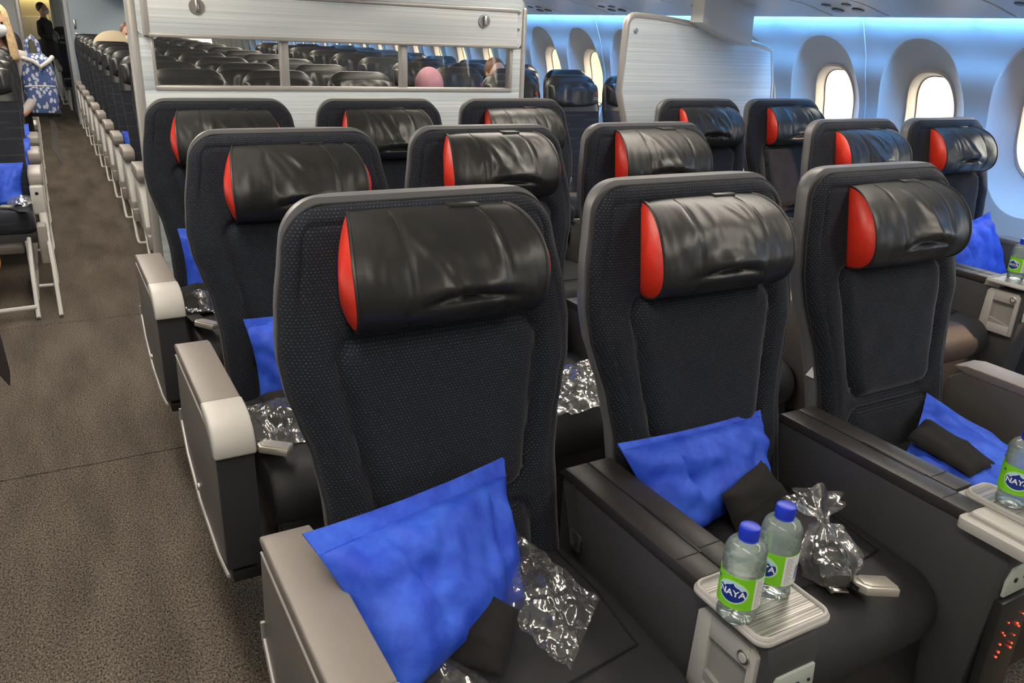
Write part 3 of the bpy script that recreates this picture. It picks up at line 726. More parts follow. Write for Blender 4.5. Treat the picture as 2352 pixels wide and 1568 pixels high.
# ------------------------------------------------------------------ end armrests (full-depth shrouds) and centre consoles
def end_arm(x, r, label, flip=1):
    t = thing('end_armrest', label, 'armrest', (x, ROWS[r], 0), 'premium end armrests')
    w_ = 0.041
    prof = [(-0.185, 0.690), (-0.60, 0.690), (-0.675, 0.650), (-0.700, 0.60), (-0.715, 0.365), (-0.60, 0.335), (-0.36, 0.345), (-0.20, 0.40), (-0.135, 0.47), (-0.150, 0.66)]
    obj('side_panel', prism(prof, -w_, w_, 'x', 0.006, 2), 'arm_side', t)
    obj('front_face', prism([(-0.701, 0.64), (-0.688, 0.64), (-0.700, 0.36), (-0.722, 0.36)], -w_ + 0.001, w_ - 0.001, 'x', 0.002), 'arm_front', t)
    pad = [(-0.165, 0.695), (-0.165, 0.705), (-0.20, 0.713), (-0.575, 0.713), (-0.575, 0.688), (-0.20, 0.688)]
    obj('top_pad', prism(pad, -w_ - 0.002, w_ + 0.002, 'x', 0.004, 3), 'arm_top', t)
    cap = [(-0.577, 0.688), (-0.577, 0.715), (-0.62, 0.714), (-0.66, 0.705), (-0.692, 0.684), (-0.708, 0.655), (-0.712, 0.632), (-0.690, 0.632), (-0.66, 0.66)]
    obj('end_cap', prism(cap, -w_ - 0.004, w_ + 0.004, 'x', 0.006, 3), 'arm_cap', t, label='pale plastic end cap')
    tr = [(-0.735, 0.355), (-0.60, 0.330), (-0.36, 0.340), (-0.20, 0.395), (-0.130, 0.465), (-0.128, 0.50)]
    obj('lower_trim', tube([(-flip * (w_ + 0.001), y, z) for y, z in tr], 0.0045, 6), 'trim_metal', t)
    obj('upper_trim', tube([(-flip * (w_ + 0.001), y, 0.676) for y in (-0.17, -0.4, -0.69)], 0.0025, 6), 'trim_metal', t)
    obj('bolt', disc((-flip * w_, -0.37, 0.385), 0.010, (-flip, 0, 0), 0.006, 16), 'trim_metal', t)
    obj('foot', join(rbox(-0.030, 0.036, -0.715, -0.60, 0.318, 0.348, 0.004), prism([(-0.64, 0.33), (-0.56, 0.33), (-0.46, 0.24), (-0.50, 0.22)], 0.005, 0.035, 'x', 0.003)), 'black_plastic', t)
for r in (1, 2, 3):
    end_arm(-0.077, r, 'grey end armrest along the left aisle, %s' % ROWN[r]); end_arm(1.811, r, 'grey end armrest along the right aisle, %s of the centre seats' % ROWN[r], -1)
for r in (2, 3):
    end_arm(2.266, r, 'grey end armrest on the aisle side of the window pair, %s' % ROWN[r]); end_arm(3.520, r, 'grey end armrest against the window wall, %s' % ROWN[r], -1)

def console(x, r, label, cradle=False):
    t = thing('armrest_console', label, 'armrest', (x, ROWS[r], 0), 'premium centre consoles')
    hw = 0.054
    obj('body', prism([(-0.14, 0.655), (-0.715, 0.655), (-0.725, 0.62), (-0.70, 0.28), (-0.60, 0.20), (-0.14, 0.28)], -hw, hw, 'x', 0.006), 'console_side', t)
    yl = -0.555 if not cradle else -0.630
    for s, ye in ((-1, yl), (1, -0.545 if not cradle else -0.565)):
        x0, x1 = (-hw - 0.003, -0.0015) if s < 0 else (0.0015, hw + 0.003)
        ld = obj('lid', prism([(-0.125, 0.655), (-0.15, 0.677), (ye, 0.680), (ye, 0.655)], x0, x1, 'x', 0.003), 'console_lid', t)
        obj('lid_groove', rbox(x0 + 0.004, x1 - 0.004, ye + 0.055, ye + 0.0575, 0.6796, 0.6806, 0), 'black_plastic', ld)
    obj('lid_slot', rbox(-0.003, 0.003, -0.50, -0.34, 0.676, 0.6805, 0.001), 'black_plastic', t)
    lp = obj('latch_plate', rbox(-hw - 0.002 if not cradle else 0.002, hw + 0.002, -0.612, -0.548 if not cradle else -0.568, 0.650, 0.676, 0.003), 'console_silver', t)
    obj('latch', rbox(-0.012 if not cradle else 0.018, 0.026 if not cradle else 0.05, -0.597, -0.580, 0.674, 0.6785, 0.001), 'console_pocket', lp)
    # tray with raised rim and streaked inlay
    xa, xb, ya, yb = (-0.080, 0.078, -0.725, -0.560) if not cradle else (-0.085, 0.085, -0.745, -0.575)
    if cradle:
        cr = obj('handset_cradle', prism(rrect(-0.085, 0.0, -0.765, -0.625, 0.012), 0.655, 0.678, 'z', 0.003), 'console_silver', t)
        obj('handset', xf(prism(rrect(-0.058, 0.058, -0.019, 0.019, 0.010), -0.010, 0.012, 'z', 0.006, 3), Matrix.Translation((-0.040, -0.69, 0.674)) @ Matrix.Rotation(PI / 2, 4, 'Z')), 'arm_cap', cr)
        obj('cradle_slot', prism(rrect(-0.066, -0.016, -0.752, -0.632, 0.008), 0.6772, 0.6786, 'z'), 'console_pocket', cr)
        xa = 0.002
    tr = obj('tray', prism(rrect(xa, xb, ya, yb, 0.022, 6), 0.672, 0.683, 'z', 0.004, 3), 'console_silver', t)
    inl = rrect(xa + 0.010, xb - 0.010, ya + 0.010, yb - 0.010, 0.014, 5)
    obj('tray_inlay', prism(inl, 0.682, 0.6838, 'z'), 'tray_metal', tr)
    obj('tray_rim', tube([(p[0], p[1], 0.684) for p in rrect(xa + 0.006, xb - 0.006, ya + 0.006, yb - 0.006, 0.018, 6)], 0.0042, 6, True), 'console_silver', tr)
    if not cradle:
        # silver pocket plate on the left face, with recess and round button
        y0, y1, z0, z1 = -0.705, -0.575, 0.478, 0.648
        xf_ = -hw - 0.010
        sh_ = [(y0 + 0.012, z0), (y0, z0 + 0.012), (y0, z1 - 0.015), (y0 + 0.015, z1), (y1 - 0.012, z1), (y1, z1 - 0.012), (y1 + 0.004, z0 + 0.01), (y1 - 0.004, z0)]
        # frame around a real recess
        fy0, fy1, fz0, fz1 = -0.690, -0.605, 0.515, 0.605
        pl = obj('pocket_plate', join(prism([(y0, z0), (y0, z1 - 0.012), (y0 + 0.012, z1), (fy0, z1), (fy0, z0)], xf_, -hw, 'x', 0.001),
            prism([(fy1, z0), (fy1, z1), (y1 - 0.012, z1), (y1, z1 - 0.012), (y1 + 0.006, z0)], xf_, -hw, 'x', 0.001),
            rbox(xf_, -hw, fy0, fy1, z0, fz0, 0.0005), rbox(xf_, -hw, fy0, fy1, fz1, z1, 0.0005)), 'console_silver', t)
        obj('recess', join(rbox(-hw - 0.0010, -hw - 0.0002, fy0, fy1, fz0, fz1, 0), prism([(fy0, fz0), (fy1, fz0), (fy1, fz0 + 0.02)], xf_ + 0.0002, -hw, 'x')), 'console_pocket', pl)
        bt = obj('button', disc((xf_, -0.682, 0.624), 0.0125, (-1, 0, 0), 0.004, 24), 'steel', pl); obj('button_cap', disc((xf_ - 0.003, -0.682, 0.624), 0.008, (-1, 0, 0), 0.003, 20), 'console_silver', bt)
    # jack plate on the front face
    jp = obj('jack_plate', prism([(-0.048, 0.545), (-0.048, 0.578), (-0.036, 0.606), (0.046, 0.606), (0.050, 0.560), (0.044, 0.545)], -0.729, -0.722, 'y', 0.0015), 'plate_green', t, label='pale green plate with audio sockets')
    for jx in (-0.022, 0.010, 0.036): obj('jack', disc((jx, -0.729, 0.578), 0.0055 if jx < 0.03 else 0.003, (0, -1, 0), 0.002, 16), 'black_plastic', jp)
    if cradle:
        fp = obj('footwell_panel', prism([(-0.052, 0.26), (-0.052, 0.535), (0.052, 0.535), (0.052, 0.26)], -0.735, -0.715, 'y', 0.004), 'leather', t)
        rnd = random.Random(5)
        for k in (0, 1, 3, 5, 6, 8):  # red reflection on the dark panel, put in as small glowing spheres
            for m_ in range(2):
                obj('reflected_dot', sphere((-0.022 + 0.045 * m_ + 0.004 * (k % 3) + rnd.uniform(-0.002, 0.002), -0.737, 0.40 + 0.010 * k + 0.006 * m_), 0.0016 + 0.0009 * rnd.random(), 10, 6), 'red_reflection', fp)
    return t
for r in (1, 2, 3):
    console(0.557, r, 'black console between left and middle centre seats, %s' % ROWN[r]); console(1.177, r, 'black console between middle and right centre seats, %s' % ROWN[r], cradle=(r == 1))
for r in (2, 3): console(2.905, r, 'black console between the two window-pair seats, %s' % ROWN[r])
# ------------------------------------------------------------------ blue paper pillows: four corners, plump middle, flat seams
def pillow_geo(c, bulge, seed, flap=0.10, n=34, sag=0.0):
    TL, TR, BR, BL = [Vector(p) for p in c]
    nrm = ((TR - TL).cross(BL - TL)).normalized()
    if nrm.y > 0: nrm = -nrm
    def S(u, v, side):
        p = TL.lerp(TR, u).lerp(BL.lerp(BR, u), v)
        du, dv = abs(2 * u - 1), abs(2 * v - 1)
        # edges draw in between the corners
        cx = TL.lerp(TR, 0.5).lerp(BL.lerp(BR, 0.5), 0.5)
        pull = 0.055 * ((1 - du ** 2) * dv ** 4 + (1 - dv ** 2) * du ** 4)
        p = p.lerp(cx, pull)
        fl = flap
        uu = min(1, max(0, (u - (0.02 if True else 0)) / 0.98)); vv = max(0.0, (v - fl) / (1 - fl)) if v > fl else 0.0
        t = (max(0, 1 - du ** 3.0) ** 0.70) * (max(0, 1 - abs(2 * vv - 1) ** 3.0) ** 0.50 if v > fl else 0)
        wr = 0.013 * noise.noise(Vector((u * 5 + seed, v * 5, seed))) + 0.008 * noise.noise(Vector((u * 13 + seed, v * 6, 2 * seed)))
        fold = -0.024 * math.exp(-((u - 0.24 - 0.12 * v) / 0.030) ** 2) * math.exp(-((v - 0.45) / 0.28) ** 2) - 0.014 * math.exp(-((u - 0.80 - 0.18 * (0.5 - v)) / 0.035) ** 2) * math.exp(-((v - 0.5) / 0.3) ** 2)
        h = bulge * t * (1.0 if side else 0.35) + (wr + fold) * min(1, t * 2 + 0.25)
        p = p + nrm * (h if side else -h * 0.6) + nrm * (0.0016 if side else 0)
        p.z -= sag * t * v
        return p
    f = grid(n, n, lambda u, v: S(u, v, 1)); b = grid(n, n, lambda u, v: S(u, v, 0))
    N_ = n * n; F = [q for q in f[1]] + [tuple(i + N_ for i in q[::-1]) for q in b[1]]
    bd = [i for i in range(n)] + [j * n + n - 1 for j in range(1, n)] + [(n - 1) * n + i for i in range(n - 2, -1, -1)] + [j * n for j in range(n - 2, 0, -1)]
    for i in range(len(bd)): a, b_ = bd[i], bd[(i + 1) % len(bd)]; F.append((b_, a, a + N_, b_ + N_))
    seam = [tuple(Vector(S(u / 24, flap + 0.004, 1)) + nrm * 0.0015) for u in range(25)]
    return (f[0] + b[0], F), seam
def pillow(c, label, seed, bulge=0.055, seam=True, sag=0.0, flap=0.10):
    base = Vector(((c[2][0] + c[3][0]) / 2, (c[2][1] + c[3][1]) / 2, min(p[2] for p in c)))
    loc = [tuple(Vector(p) - base) for p in c]
    g, s = pillow_geo(loc, bulge, seed, sag=sag, flap=flap)
    if seam:
        t = thing('travel_pillow', label, 'pillow', base, 'blue travel pillows')
        obj('pillow_body', g, 'pillow_blue', t, sharp=70); obj('seam', tube(s, 0.0012, 5), 'pillow_blue', t)
    else: obj('travel_pillow', g, 'pillow_blue', loc=base, label=label, cat='pillow', group='blue travel pillows', sharp=70)
pillow([(-0.082, -2.235, 0.785), (0.352, -2.085, 0.742), (0.315, -2.245, 0.535), (0.004, -2.43, 0.590)], 'bright blue paper-covered pillow tipping over the nearest left armrest', 1.3, 0.060, flap=0.13)
pillow([(0.585, -2.135, 0.742), (1.040, -2.085, 0.705), (1.030, -2.175, 0.545), (0.640, -2.255, 0.545)], 'bright blue paper pillow standing on the nearest middle seat', 4.7, 0.050, flap=0.06)
pillow([(1.36, -2.26, 0.59), (1.66, -2.10, 0.64), (1.70, -2.40, 0.565), (1.44, -2.50, 0.555)], 'flattened blue pillow lying on the nearest right-aisle seat', 7.1, 0.022, seam=False)
pillow([(0.058, -1.145, 0.755), (0.46, -1.12, 0.76), (0.45, -1.25, 0.53), (0.070, -1.235, 0.53)], 'blue pillow upright on the second-row left aisle seat', 9.9, 0.050, seam=False)
pillow([(0.030, -0.19, 0.795), (0.45, -0.15, 0.79), (0.44, -0.28, 0.535), (0.028, -0.28, 0.535)], 'blue pillow on the rearmost left aisle seat before the divider', 12.2, 0.050, seam=False)
pillow([(0.64, -1.14, 0.76), (1.06, -1.12, 0.76), (1.06, -1.24, 0.53), (0.64, -1.24, 0.53)], 'blue pillow half hidden on the second-row middle seat', 15.1, 0.050, seam=False)
pillow([(0.66, -0.15, 0.80), (1.06, -0.15, 0.78), (1.05, -0.27, 0.535), (0.66, -0.27, 0.535)], 'blue pillow hidden between seats of the row against the divider', 17.3, 0.050, seam=False)
pillow([(3.06, -1.16, 0.77), (3.435, -1.13, 0.825), (3.455, -1.28, 0.54), (3.08, -1.26, 0.54)], 'blue pillow leaning by the window in the second row', 19.4, 0.050, seam=False)
pillow([(2.45, -0.30, 0.60), (2.79, -0.17, 0.68), (2.80, -0.34, 0.56), (2.46, -0.42, 0.55)], 'blue pillow on the aisle seat in front of the side divider', 21.4, 0.030, seam=False)

# ------------------------------------------------------------------ folded black cloth pouches
def pouch(c, label, th=0.016, seed=1.0, n=18):
    base = Vector((sum(p[0] for p in c) / 4, sum(p[1] for p in c) / 4, min(p[2] for p in c)))
    TL, TR, BR, BL = [Vector(p) - base for p in c]; nrm = ((TR - TL).cross(BL - TL)).normalized()
    if nrm.z < 0: nrm = -nrm
    def S(u, v, s):
        p = TL.lerp(TR, u).lerp(BL.lerp(BR, u), v); e = max(abs(2 * u - 1), abs(2 * v - 1))
        h = th * (1 - e ** 6) * (1 if s else -0.5) + 0.006 * noise.noise(Vector((u * 3 + seed, v * 3, seed))) - 0.006 * ((2 * u - 1) ** 2)
        h += 0.004 * math.exp(-((v - 0.5 - 0.1 * u) / 0.05) ** 2) * (1 if s else 0)
        return p + nrm * (h + (0.001 if s else 0))
    f = grid(n, n, lambda u, v: S(u, v, 1)); b = grid(n, n, lambda u, v: S(u, v, 0)); N_ = n * n
    F = f[1] + [tuple(i + N_ for i in q[::-1]) for q in b[1]]
    bd = [i for i in range(n)] + [j * n + n - 1 for j in range(1, n)] + [(n - 1) * n + i for i in range(n - 2, -1, -1)] + [j * n for j in range(n - 2, 0, -1)]
    for i in range(len(bd)): a, b_ = bd[i], bd[(i + 1) % len(bd)]; F.append((b_, a, a + N_, b_ + N_))
    obj('blanket_pouch', (f[0] + b[0], F), 'black_cloth', loc=base, label=label, cat='blanket', group='folded black blankets', sharp=60)
pouch([(0.147, -2.273, 0.665), (0.243, -2.350, 0.610), (0.172, -2.425, 0.560), (0.058, -2.322, 0.575)], 'folded black cloth square lying against the nearest blue pillow', 0.014, 1.1)
pouch([(0.770, -2.262, 0.645), (0.925, -2.215, 0.665), (1.020, -2.235, 0.555), (0.800, -2.305, 0.548)], 'black cloth pouch leaning on the blue pillow of the nearest middle seat', 0.020, 2.7)
pouch([(1.40, -2.235, 0.628), (1.52, -2.20, 0.640), (1.545, -2.385, 0.595), (1.415, -2.395, 0.600)], 'black cloth pouch with pointed corner on the flattened blue pillow', 0.014, 3.9)

# ------------------------------------------------------------------ crumpled clear plastic bags
def bag(fn, label, mat='bag_film', seed=2.0, amp=0.012, n=46, loc=(0, 0, 0), parts=()):
    def S(u, v):
        p = Vector(fn(u, v)); q = Vector((p.x * 18 + seed, p.y * 18, p.z * 18))
        a = amp * 1.1 * (1 - 2.4 * abs(noise.noise(q))) + amp * 0.38 * (1 - 2 * abs(noise.noise(q * 2.4))) + amp * 0.12 * noise.noise(q * 6)
        return p + Vector((0.2 * a, -0.25 * a, 0.9 * a))
    obj('plastic_bag', grid(n, n, S), mat, loc=loc, label=label, cat='plastic bag', group='clear plastic wrappers', sharp=18)
def quad(c):
    TL, TR, BR, BL = [Vector(p) for p in c]
    return lambda u, v: TL.lerp(TR, u).lerp(BL.lerp(BR, u), v) + Vector((0, 0, 0.03 * math.sin(PI * u) * math.sin(PI * v)))
bag(quad([(-0.03, -0.02, 0.045), (0.075, 0.15, 0.085), (0.155, -0.085, 0.02), (0.02, -0.20, 0.01)]), 'large crumpled clear plastic bag spilling off the nearest left seat', loc=(0.255, -2.255, 0.535), seed=1.0, amp=0.013, n=60)
bag(quad([(-0.10, 0.05, 0.0), (-0.01, 0.09, 0.02), (0.05, -0.09, 0.0), (-0.04, -0.12, 0.0)]), 'clear plastic edge showing below the folded black cloth', loc=(0.105, -2.335, 0.545), seed=5.0, amp=0.010, n=36)
def tied(u, v):
    # a filled bag gathered to a knot with a flared tail
    a = 2 * PI * u; h = v
    r = pw(h, [(0, 0.012), (0.08, 0.050), (0.35, 0.056), (0.55, 0.036), (0.66, 0.010), (0.74, 0.012), (1.0, 0.050)])
    r *= 1 + 0.16 * math.sin(7 * a + 3 * h) * (0.4 + h)
    z = 0.145 * h - (0.05 * max(0, h - 0.7))
    return (r * 1.15 * math.cos(a) + 0.02 * h, r * 0.85 * math.sin(a) + 0.10 * max(0, h - 0.25) , z)
bag(tied, 'knotted clear plastic bag beside the belt buckle on the nearest middle seat', loc=(0.862, -2.468, 0.548), seed=8.0, amp=0.006, n=54)
bag(lambda u, v: (0.045 * math.cos(2 * PI * u) * (1 - 0.3 * v) + 0.01, 0.06 * math.sin(2 * PI * u) * (1 - 0.4 * v), 0.045 * v), 'dark wrapped item inside the knotted plastic bag', mat='black_cloth', loc=(0.862, -2.455, 0.555), seed=3.0, amp=0.004, n=24)
bag(quad([(-0.04, 0.12, 0.02), (0.075, 0.11, 0.03), (0.075, -0.12, 0.0), (-0.045, -0.06, 0.0)]), 'clear plastic bag under the second-row left pillow', loc=(0.055, -1.42, 0.545), seed=11.0)
bag(quad([(-0.04, 0.12, 0.02), (0.08, 0.12, 0.03), (0.05, -0.12, 0.0), (-0.045, -0.06, 0.0)]), 'shiny plastic wrapper on the rearmost left aisle seat', mat='bag_film', loc=(0.045, -0.37, 0.545), seed=14.0, amp=0.016)
pouch([(0.00, -0.27, 0.60), (0.16, -0.25, 0.60), (0.14, -0.42, 0.545), (0.0, -0.44, 0.545)], 'black cloth pouch in plastic on the rearmost left aisle seat', 0.02, 5.2)
pouch([(0.06, -1.26, 0.575), (0.20, -1.25, 0.59), (0.19, -1.36, 0.548), (0.07, -1.38, 0.548)], 'black cloth pouch below the second-row left pillow', 0.014, 6.2)
bag(quad([(-0.03, 0.12, 0.03), (0.16, 0.12, 0.04), (0.14, -0.10, 0.0), (-0.12, -0.10, 0.0)]), 'shiny crumpled plastic bag on the second-row middle seat', mat='bag_foil', loc=(0.865, -1.545, 0.540), seed=17.0, amp=0.012)
bag(quad([(-0.02, 0.08, 0.17), (0.14, 0.08, 0.17), (0.14, -0.10, 0.0), (-0.06, -0.10, 0.0)]), 'shiny crumpled plastic bag between the seats by the divider', mat='bag_foil', loc=(0.84, -0.42, 0.545), seed=20.0, amp=0.016)

# ------------------------------------------------------------------ water bottles
BR = 0.0315
def bprof():
    pr = [(0.004, 0.006), (0.016, 0.003), (0.026, 0.0), (0.030, 0.004), (0.0305, 0.010), (0.0285, 0.018), (0.030, 0.026), (BR, 0.029)]
    pr += [(BR - 0.0006, 0.031), (BR - 0.0006, 0.087), (BR, 0.090), (BR + 0.001, 0.093), (BR - 0.001, 0.097), (BR + 0.001, 0.103), (BR - 0.0005, 0.108), (BR, 0.114)]
    for i in range(1, 8):
        a = PI / 2 * i / 8; pr.append((0.0125 + (BR - 0.0125) * math.cos(a), 0.116 + 0.022 * math.sin(a)))
    pr += [(0.0122, 0.141), (0.0118, 0.150)]
    return pr
def bottle_body():
    V, F = lathe(bprof(), 48)
    out = []
    for x, y, z in V:
        r = math.hypot(x, y); a = math.atan2(y, x); k = 1.0
        if z < 0.028: k = 1 - 0.05 * (0.5 + 0.5 * math.cos(6 * a + z * 120)) * (1 if z > 0.001 else 0.4)
        elif 0.09 < z < 0.125: k = 1 - 0.02 * math.cos(3 * a + 240 * (z - 0.09))
        out.append((x * k, y * k, z))
    return out, F
BODY = mesh('bottle_body', bottle_body(), 'water_bottle', 60)
capg = lathe([(0.0150, 0.142), (0.0155, 0.144), (0.0155, 0.156), (0.0148, 0.1595), (0.012, 0.1605), (0.0, 0.1605)], 40)
CAP = mesh('cap', (capg[0], capg[1]), 'bottle_cap', 35)
CAPRING = mesh('cap_ring', lathe([(0.0148, 0.1375), (0.0152, 0.138), (0.0152, 0.1405), (0.0148, 0.141)], 40), 'bottle_cap')
def band(a0, a1, z0, z1, r, n=28, th=0.0004):
    V, F = [], []
    for i in range(n + 1):
        a = lerp(a0, a1, i / n)
        for rr, z in ((r, z0), (r, z1), (r + th, z1), (r + th, z0)): V.append((rr * math.cos(a), rr * math.sin(a), z))
    for i in range(n):
        for k in range(4): F.append((i * 4 + k, i * 4 + (k + 1) % 4, i * 4 + 4 + (k + 1) % 4, i * 4 + 4 + k)[::-1])
    F.append((0, 1, 2, 3)); F.append((n * 4 + 3, n * 4 + 2, n * 4 + 1, n * 4))
    return V, F
LR = BR + 0.0006; LZ0, LZ1 = 0.031, 0.087
def wrap(pts, r):              # flat (s along the label, z) to the cylinder; s = 0 faces local -y
    return [(r * math.sin(s / LR), -r * math.cos(s / LR), z) for s, z in pts]
def patch(pts, r, rings_=1):
    # fan with subdivided rings so that it follows the curve
    cx = sum(p[0] for p in pts) / len(pts); cz = sum(p[1] for p in pts) / len(pts); V, F = [], []; n = len(pts)
    for k in range(5):
        t = k / 5
        V += wrap([(lerp(p[0], cx, t), lerp(p[1], cz, t)) for p in pts], r)
    V += wrap([(cx, cz)], r)
    for k in range(4):
        for i in range(n): F.append((k * n + i, k * n + (i + 1) % n, (k + 1) * n + (i + 1) % n, (k + 1) * n + i))
    for i in range(n): F.append((4 * n + i, 4 * n + (i + 1) % n, 5 * n))
    return V, F
def text_geo(body, size, s0, z0, r, bold=0.0, shear=0.0):
    cu = bpy.data.curves.new('lettering', 'FONT'); cu.body = body; cu.size = size; cu.align_x = 'CENTER'; cu.offset = bold; cu.shear = shear; cu.resolution_u = 4
    to = bpy.data.objects.new('lettering', cu); COL.objects.link(to)
    dg = bpy.context.evaluated_depsgraph_get(); me = bpy.data.meshes.new_from_object(to.evaluated_get(dg))
    V = wrap([(v.co.x + s0, v.co.y + z0) for v in me.vertices], r); F = [tuple(p.vertices) for p in me.polygons]
    bpy.data.objects.remove(to); bpy.data.meshes.remove(me)
    return V, F
LAB = mesh('label', join(band(PI / 2 + 0.95, PI / 2 + 0.95 + 4.45, LZ0, LZ1, LR, 60)), 'label_green')
# keep the label's picture side centred on local -y (angle 3*pi/2)
LABW = mesh('label_panel', band(-PI / 2 + 1.02, -PI / 2 + 2.2, LZ0 + 0.001, LZ1 - 0.001, LR + 0.0001, 20), 'label_white')
ell = lambda a, b, cz, n=40: [(a * math.cos(2 * PI * k / n), cz + b * math.sin(2 * PI * k / n)) for k in range(n)]
zc = 0.0600
HALO = mesh('logo_halo', patch(ell(0.0245, 0.0200, zc), LR + 0.0006), 'print_lime'); RIM = mesh('logo_rim', patch(ell(0.0228, 0.0184, zc), LR + 0.0008), 'label_sky')
def shield():
    o = []
    for k in range(40):
        a = 2 * PI * k / 40; x, z = 0.0216 * math.cos(a), 0.0170 * math.sin(a)
        if z > 0.004: z = min(z, 0.0060 + 0.0085 * math.exp(-((x + 0.001) / 0.008) ** 2) + 0.0014 * math.cos(x * 700))
        o.append((x, zc + z))
    return o
SHIELD = mesh('logo_field', patch(shield(), LR + 0.0010), 'label_navy')
NAYA = mesh('logo_lettering', text_geo('NAYA', 0.0150, 0, zc - 0.0058, LR + 0.0012, bold=0.00035), 'print_white')
SUBT = mesh('lettering', text_geo('EAU DE SOURCE NATURELLE', 0.0030, 0.0, LZ0 + 0.0025, LR + 0.0008), 'print_lime')
FINE = mesh('fine_print', join(*[patch([(s, z), (s + 0.013 - 0.002 * (k % 3), z), (s + 0.013 - 0.002 * (k % 3), z + 0.0007), (s, z + 0.0007)], LR + 0.0008) for k, (s, z) in enumerate([(0.036, LZ0 + 0.004 + 0.0026 * q) for q in range(19)])]), 'print_grey')
BAR = mesh('bar_code', join(*[patch([(0.054 + 0.0011 * q, 0.040), (0.0547 + 0.0011 * q, 0.040), (0.0547 + 0.0011 * q, 0.066), (0.054 + 0.0011 * q, 0.066)], LR + 0.0008) for q in range(11)]), 'print_mauve')
def fleur():
    pts = [(0, 0.004), (0.0012, 0.0015), (0.003, 0.001), (0.003, -0.0005), (0.0008, -0.001), (0.0008, -0.003), (-0.0008, -0.003), (-0.0008, -0.001), (-0.003, -0.0005), (-0.003, 0.001), (-0.0012, 0.0015)]
    return patch([(-0.0275 + x, 0.075 + z) for x, z in pts], LR + 0.0008)
FLEUR = mesh('emblem', fleur(), 'label_navy')
def bottle(x, y, z, rz, label):
    t = thing('water_bottle', label, 'water bottle', (x, y, z), 'small water bottles', (0, 0, rz))
    obj('bottle_body', BODY, parent=t); c = obj('cap', CAP, parent=t, label='blue screw cap'); obj('cap_ring', CAPRING, parent=c)
    l = obj('label', LAB, parent=t, label='green label with blue oval logo')
    for nm, me in (('label_panel', LABW), ('logo_halo', HALO), ('logo_rim', RIM), ('logo_field', SHIELD), ('logo_lettering', NAYA), ('lettering', SUBT), ('fine_print', FINE), ('bar_code', BAR), ('emblem', FLEUR)):
        obj(nm, me, parent=l)
TZ = 0.684
bottle(0.492, ROWS[1] - 0.652, TZ, -1.18, 'water bottle with blue cap at the front corner of the nearest tray')
bottle(0.586, ROWS[1] - 0.634, TZ, -1.50, 'water bottle with blue cap behind another on the nearest tray')
bottle(1.2300, ROWS[1] - 0.648, TZ, -1.15, 'water bottle with blue cap standing alone on the tray at right edge')
bottle(2.985 - 0.055, ROWS[2] - 0.618, TZ, -1.70, 'water bottle on the window-pair tray, left one of two')
bottle(2.985 - 0.015, ROWS[2] - 0.670, TZ, -1.6, 'water bottle on the window-pair tray, right one of two, cut by the frame')
# ------------------------------------------------------------------ economy cabin
EP, E1, EZ = 0.80, 1.60, 1.25
EROW = [E1 + EP * i for i in range(11)]
ETILT = math.tan(math.radians(12))
EHW = [(0.35, 0.205), (0.70, 0.208), (0.90, 0.215), (1.0, 0.222), (1.12, 0.215), (1.25, 0.19)]
def ep(x, n, z): return (x, (z - EZ) * ETILT + n, z)
def ew(z, top, r):
    w_ = pw(z, EHW)
    if z > top - r: q = (z - (top - r)) / r; w_ = w_ - r + r * math.sqrt(max(0, 1 - min(1, q) ** 2))
    return w_
def eco_back():
    R = []; top = EZ
    for z in zs(0.40, top, 30, 0.085):
        w_ = max(0.01, ew(z, top, 0.085)); et = min(1, (top - z) / 0.05); k = 0.4 + 0.6 * math.sqrt(max(0, 1 - (1 - et) ** 2)); ring = []
        for i in range(17):
            s = -1 + 2 * i / 16; x = w_ * math.sin(PI / 2 * s); e = abs(x) / w_
            rib = 0.004 * math.cos((z - 0.4) * 2 * PI / 0.055) if z < 0.95 else 0
            ring.append(ep(x, -(0.022 + rib) * k * math.sqrt(max(0, 1 - e ** 6)), z))
        for i in range(1, 16):
            s = 1 - 2 * i / 16; x = w_ * math.sin(PI / 2 * s); e = abs(x) / w_
            ring.append(ep(x, 0.045 * k * math.sqrt(max(0, 1 - e ** 6)), z))
        R.append(ring)
    return rings(R)
def eco_head(seed):
    def f(u, v):
        a = -1 + 2 * u; x = 0.196 * math.sin(PI / 2 * a); e = abs(x) / 0.196; phi = PI * v
        c, s = math.cos(phi), math.sin(phi)
        z = 0.082 * math.copysign(abs(c) ** 0.75, c) * (1 - 0.30 * e ** 4); n = -(0.042 + 0.022 * e ** 2) * abs(s) ** 0.6 * math.sqrt(max(0, 1 - e ** 10))
        d = 0.010 * noise.noise(Vector((x * 22 + seed, v * 4, seed))) + 0.006 * noise.noise(Vector((x * 60, v * 5, seed)))
        for gx in (-0.06, 0.075): d -= 0.006 * math.exp(-((x - gx) / 0.005) ** 2)
        return ep(x, n - 0.016 - d * s * (1 - e ** 6), 1.132 + z)
    g = grid(34, 24, f); g = (g[0], g[1] + [tuple([23 * 34 + i for i in range(34)] + [i for i in range(33, -1, -1)])])
    return g
EBACK = mesh('backrest', eco_back(), 'eco_fabric', 60); EHEADS = [mesh('headrest', eco_head(s * 3.7 + 1), 'eco_leather', 180) for s in range(4)]
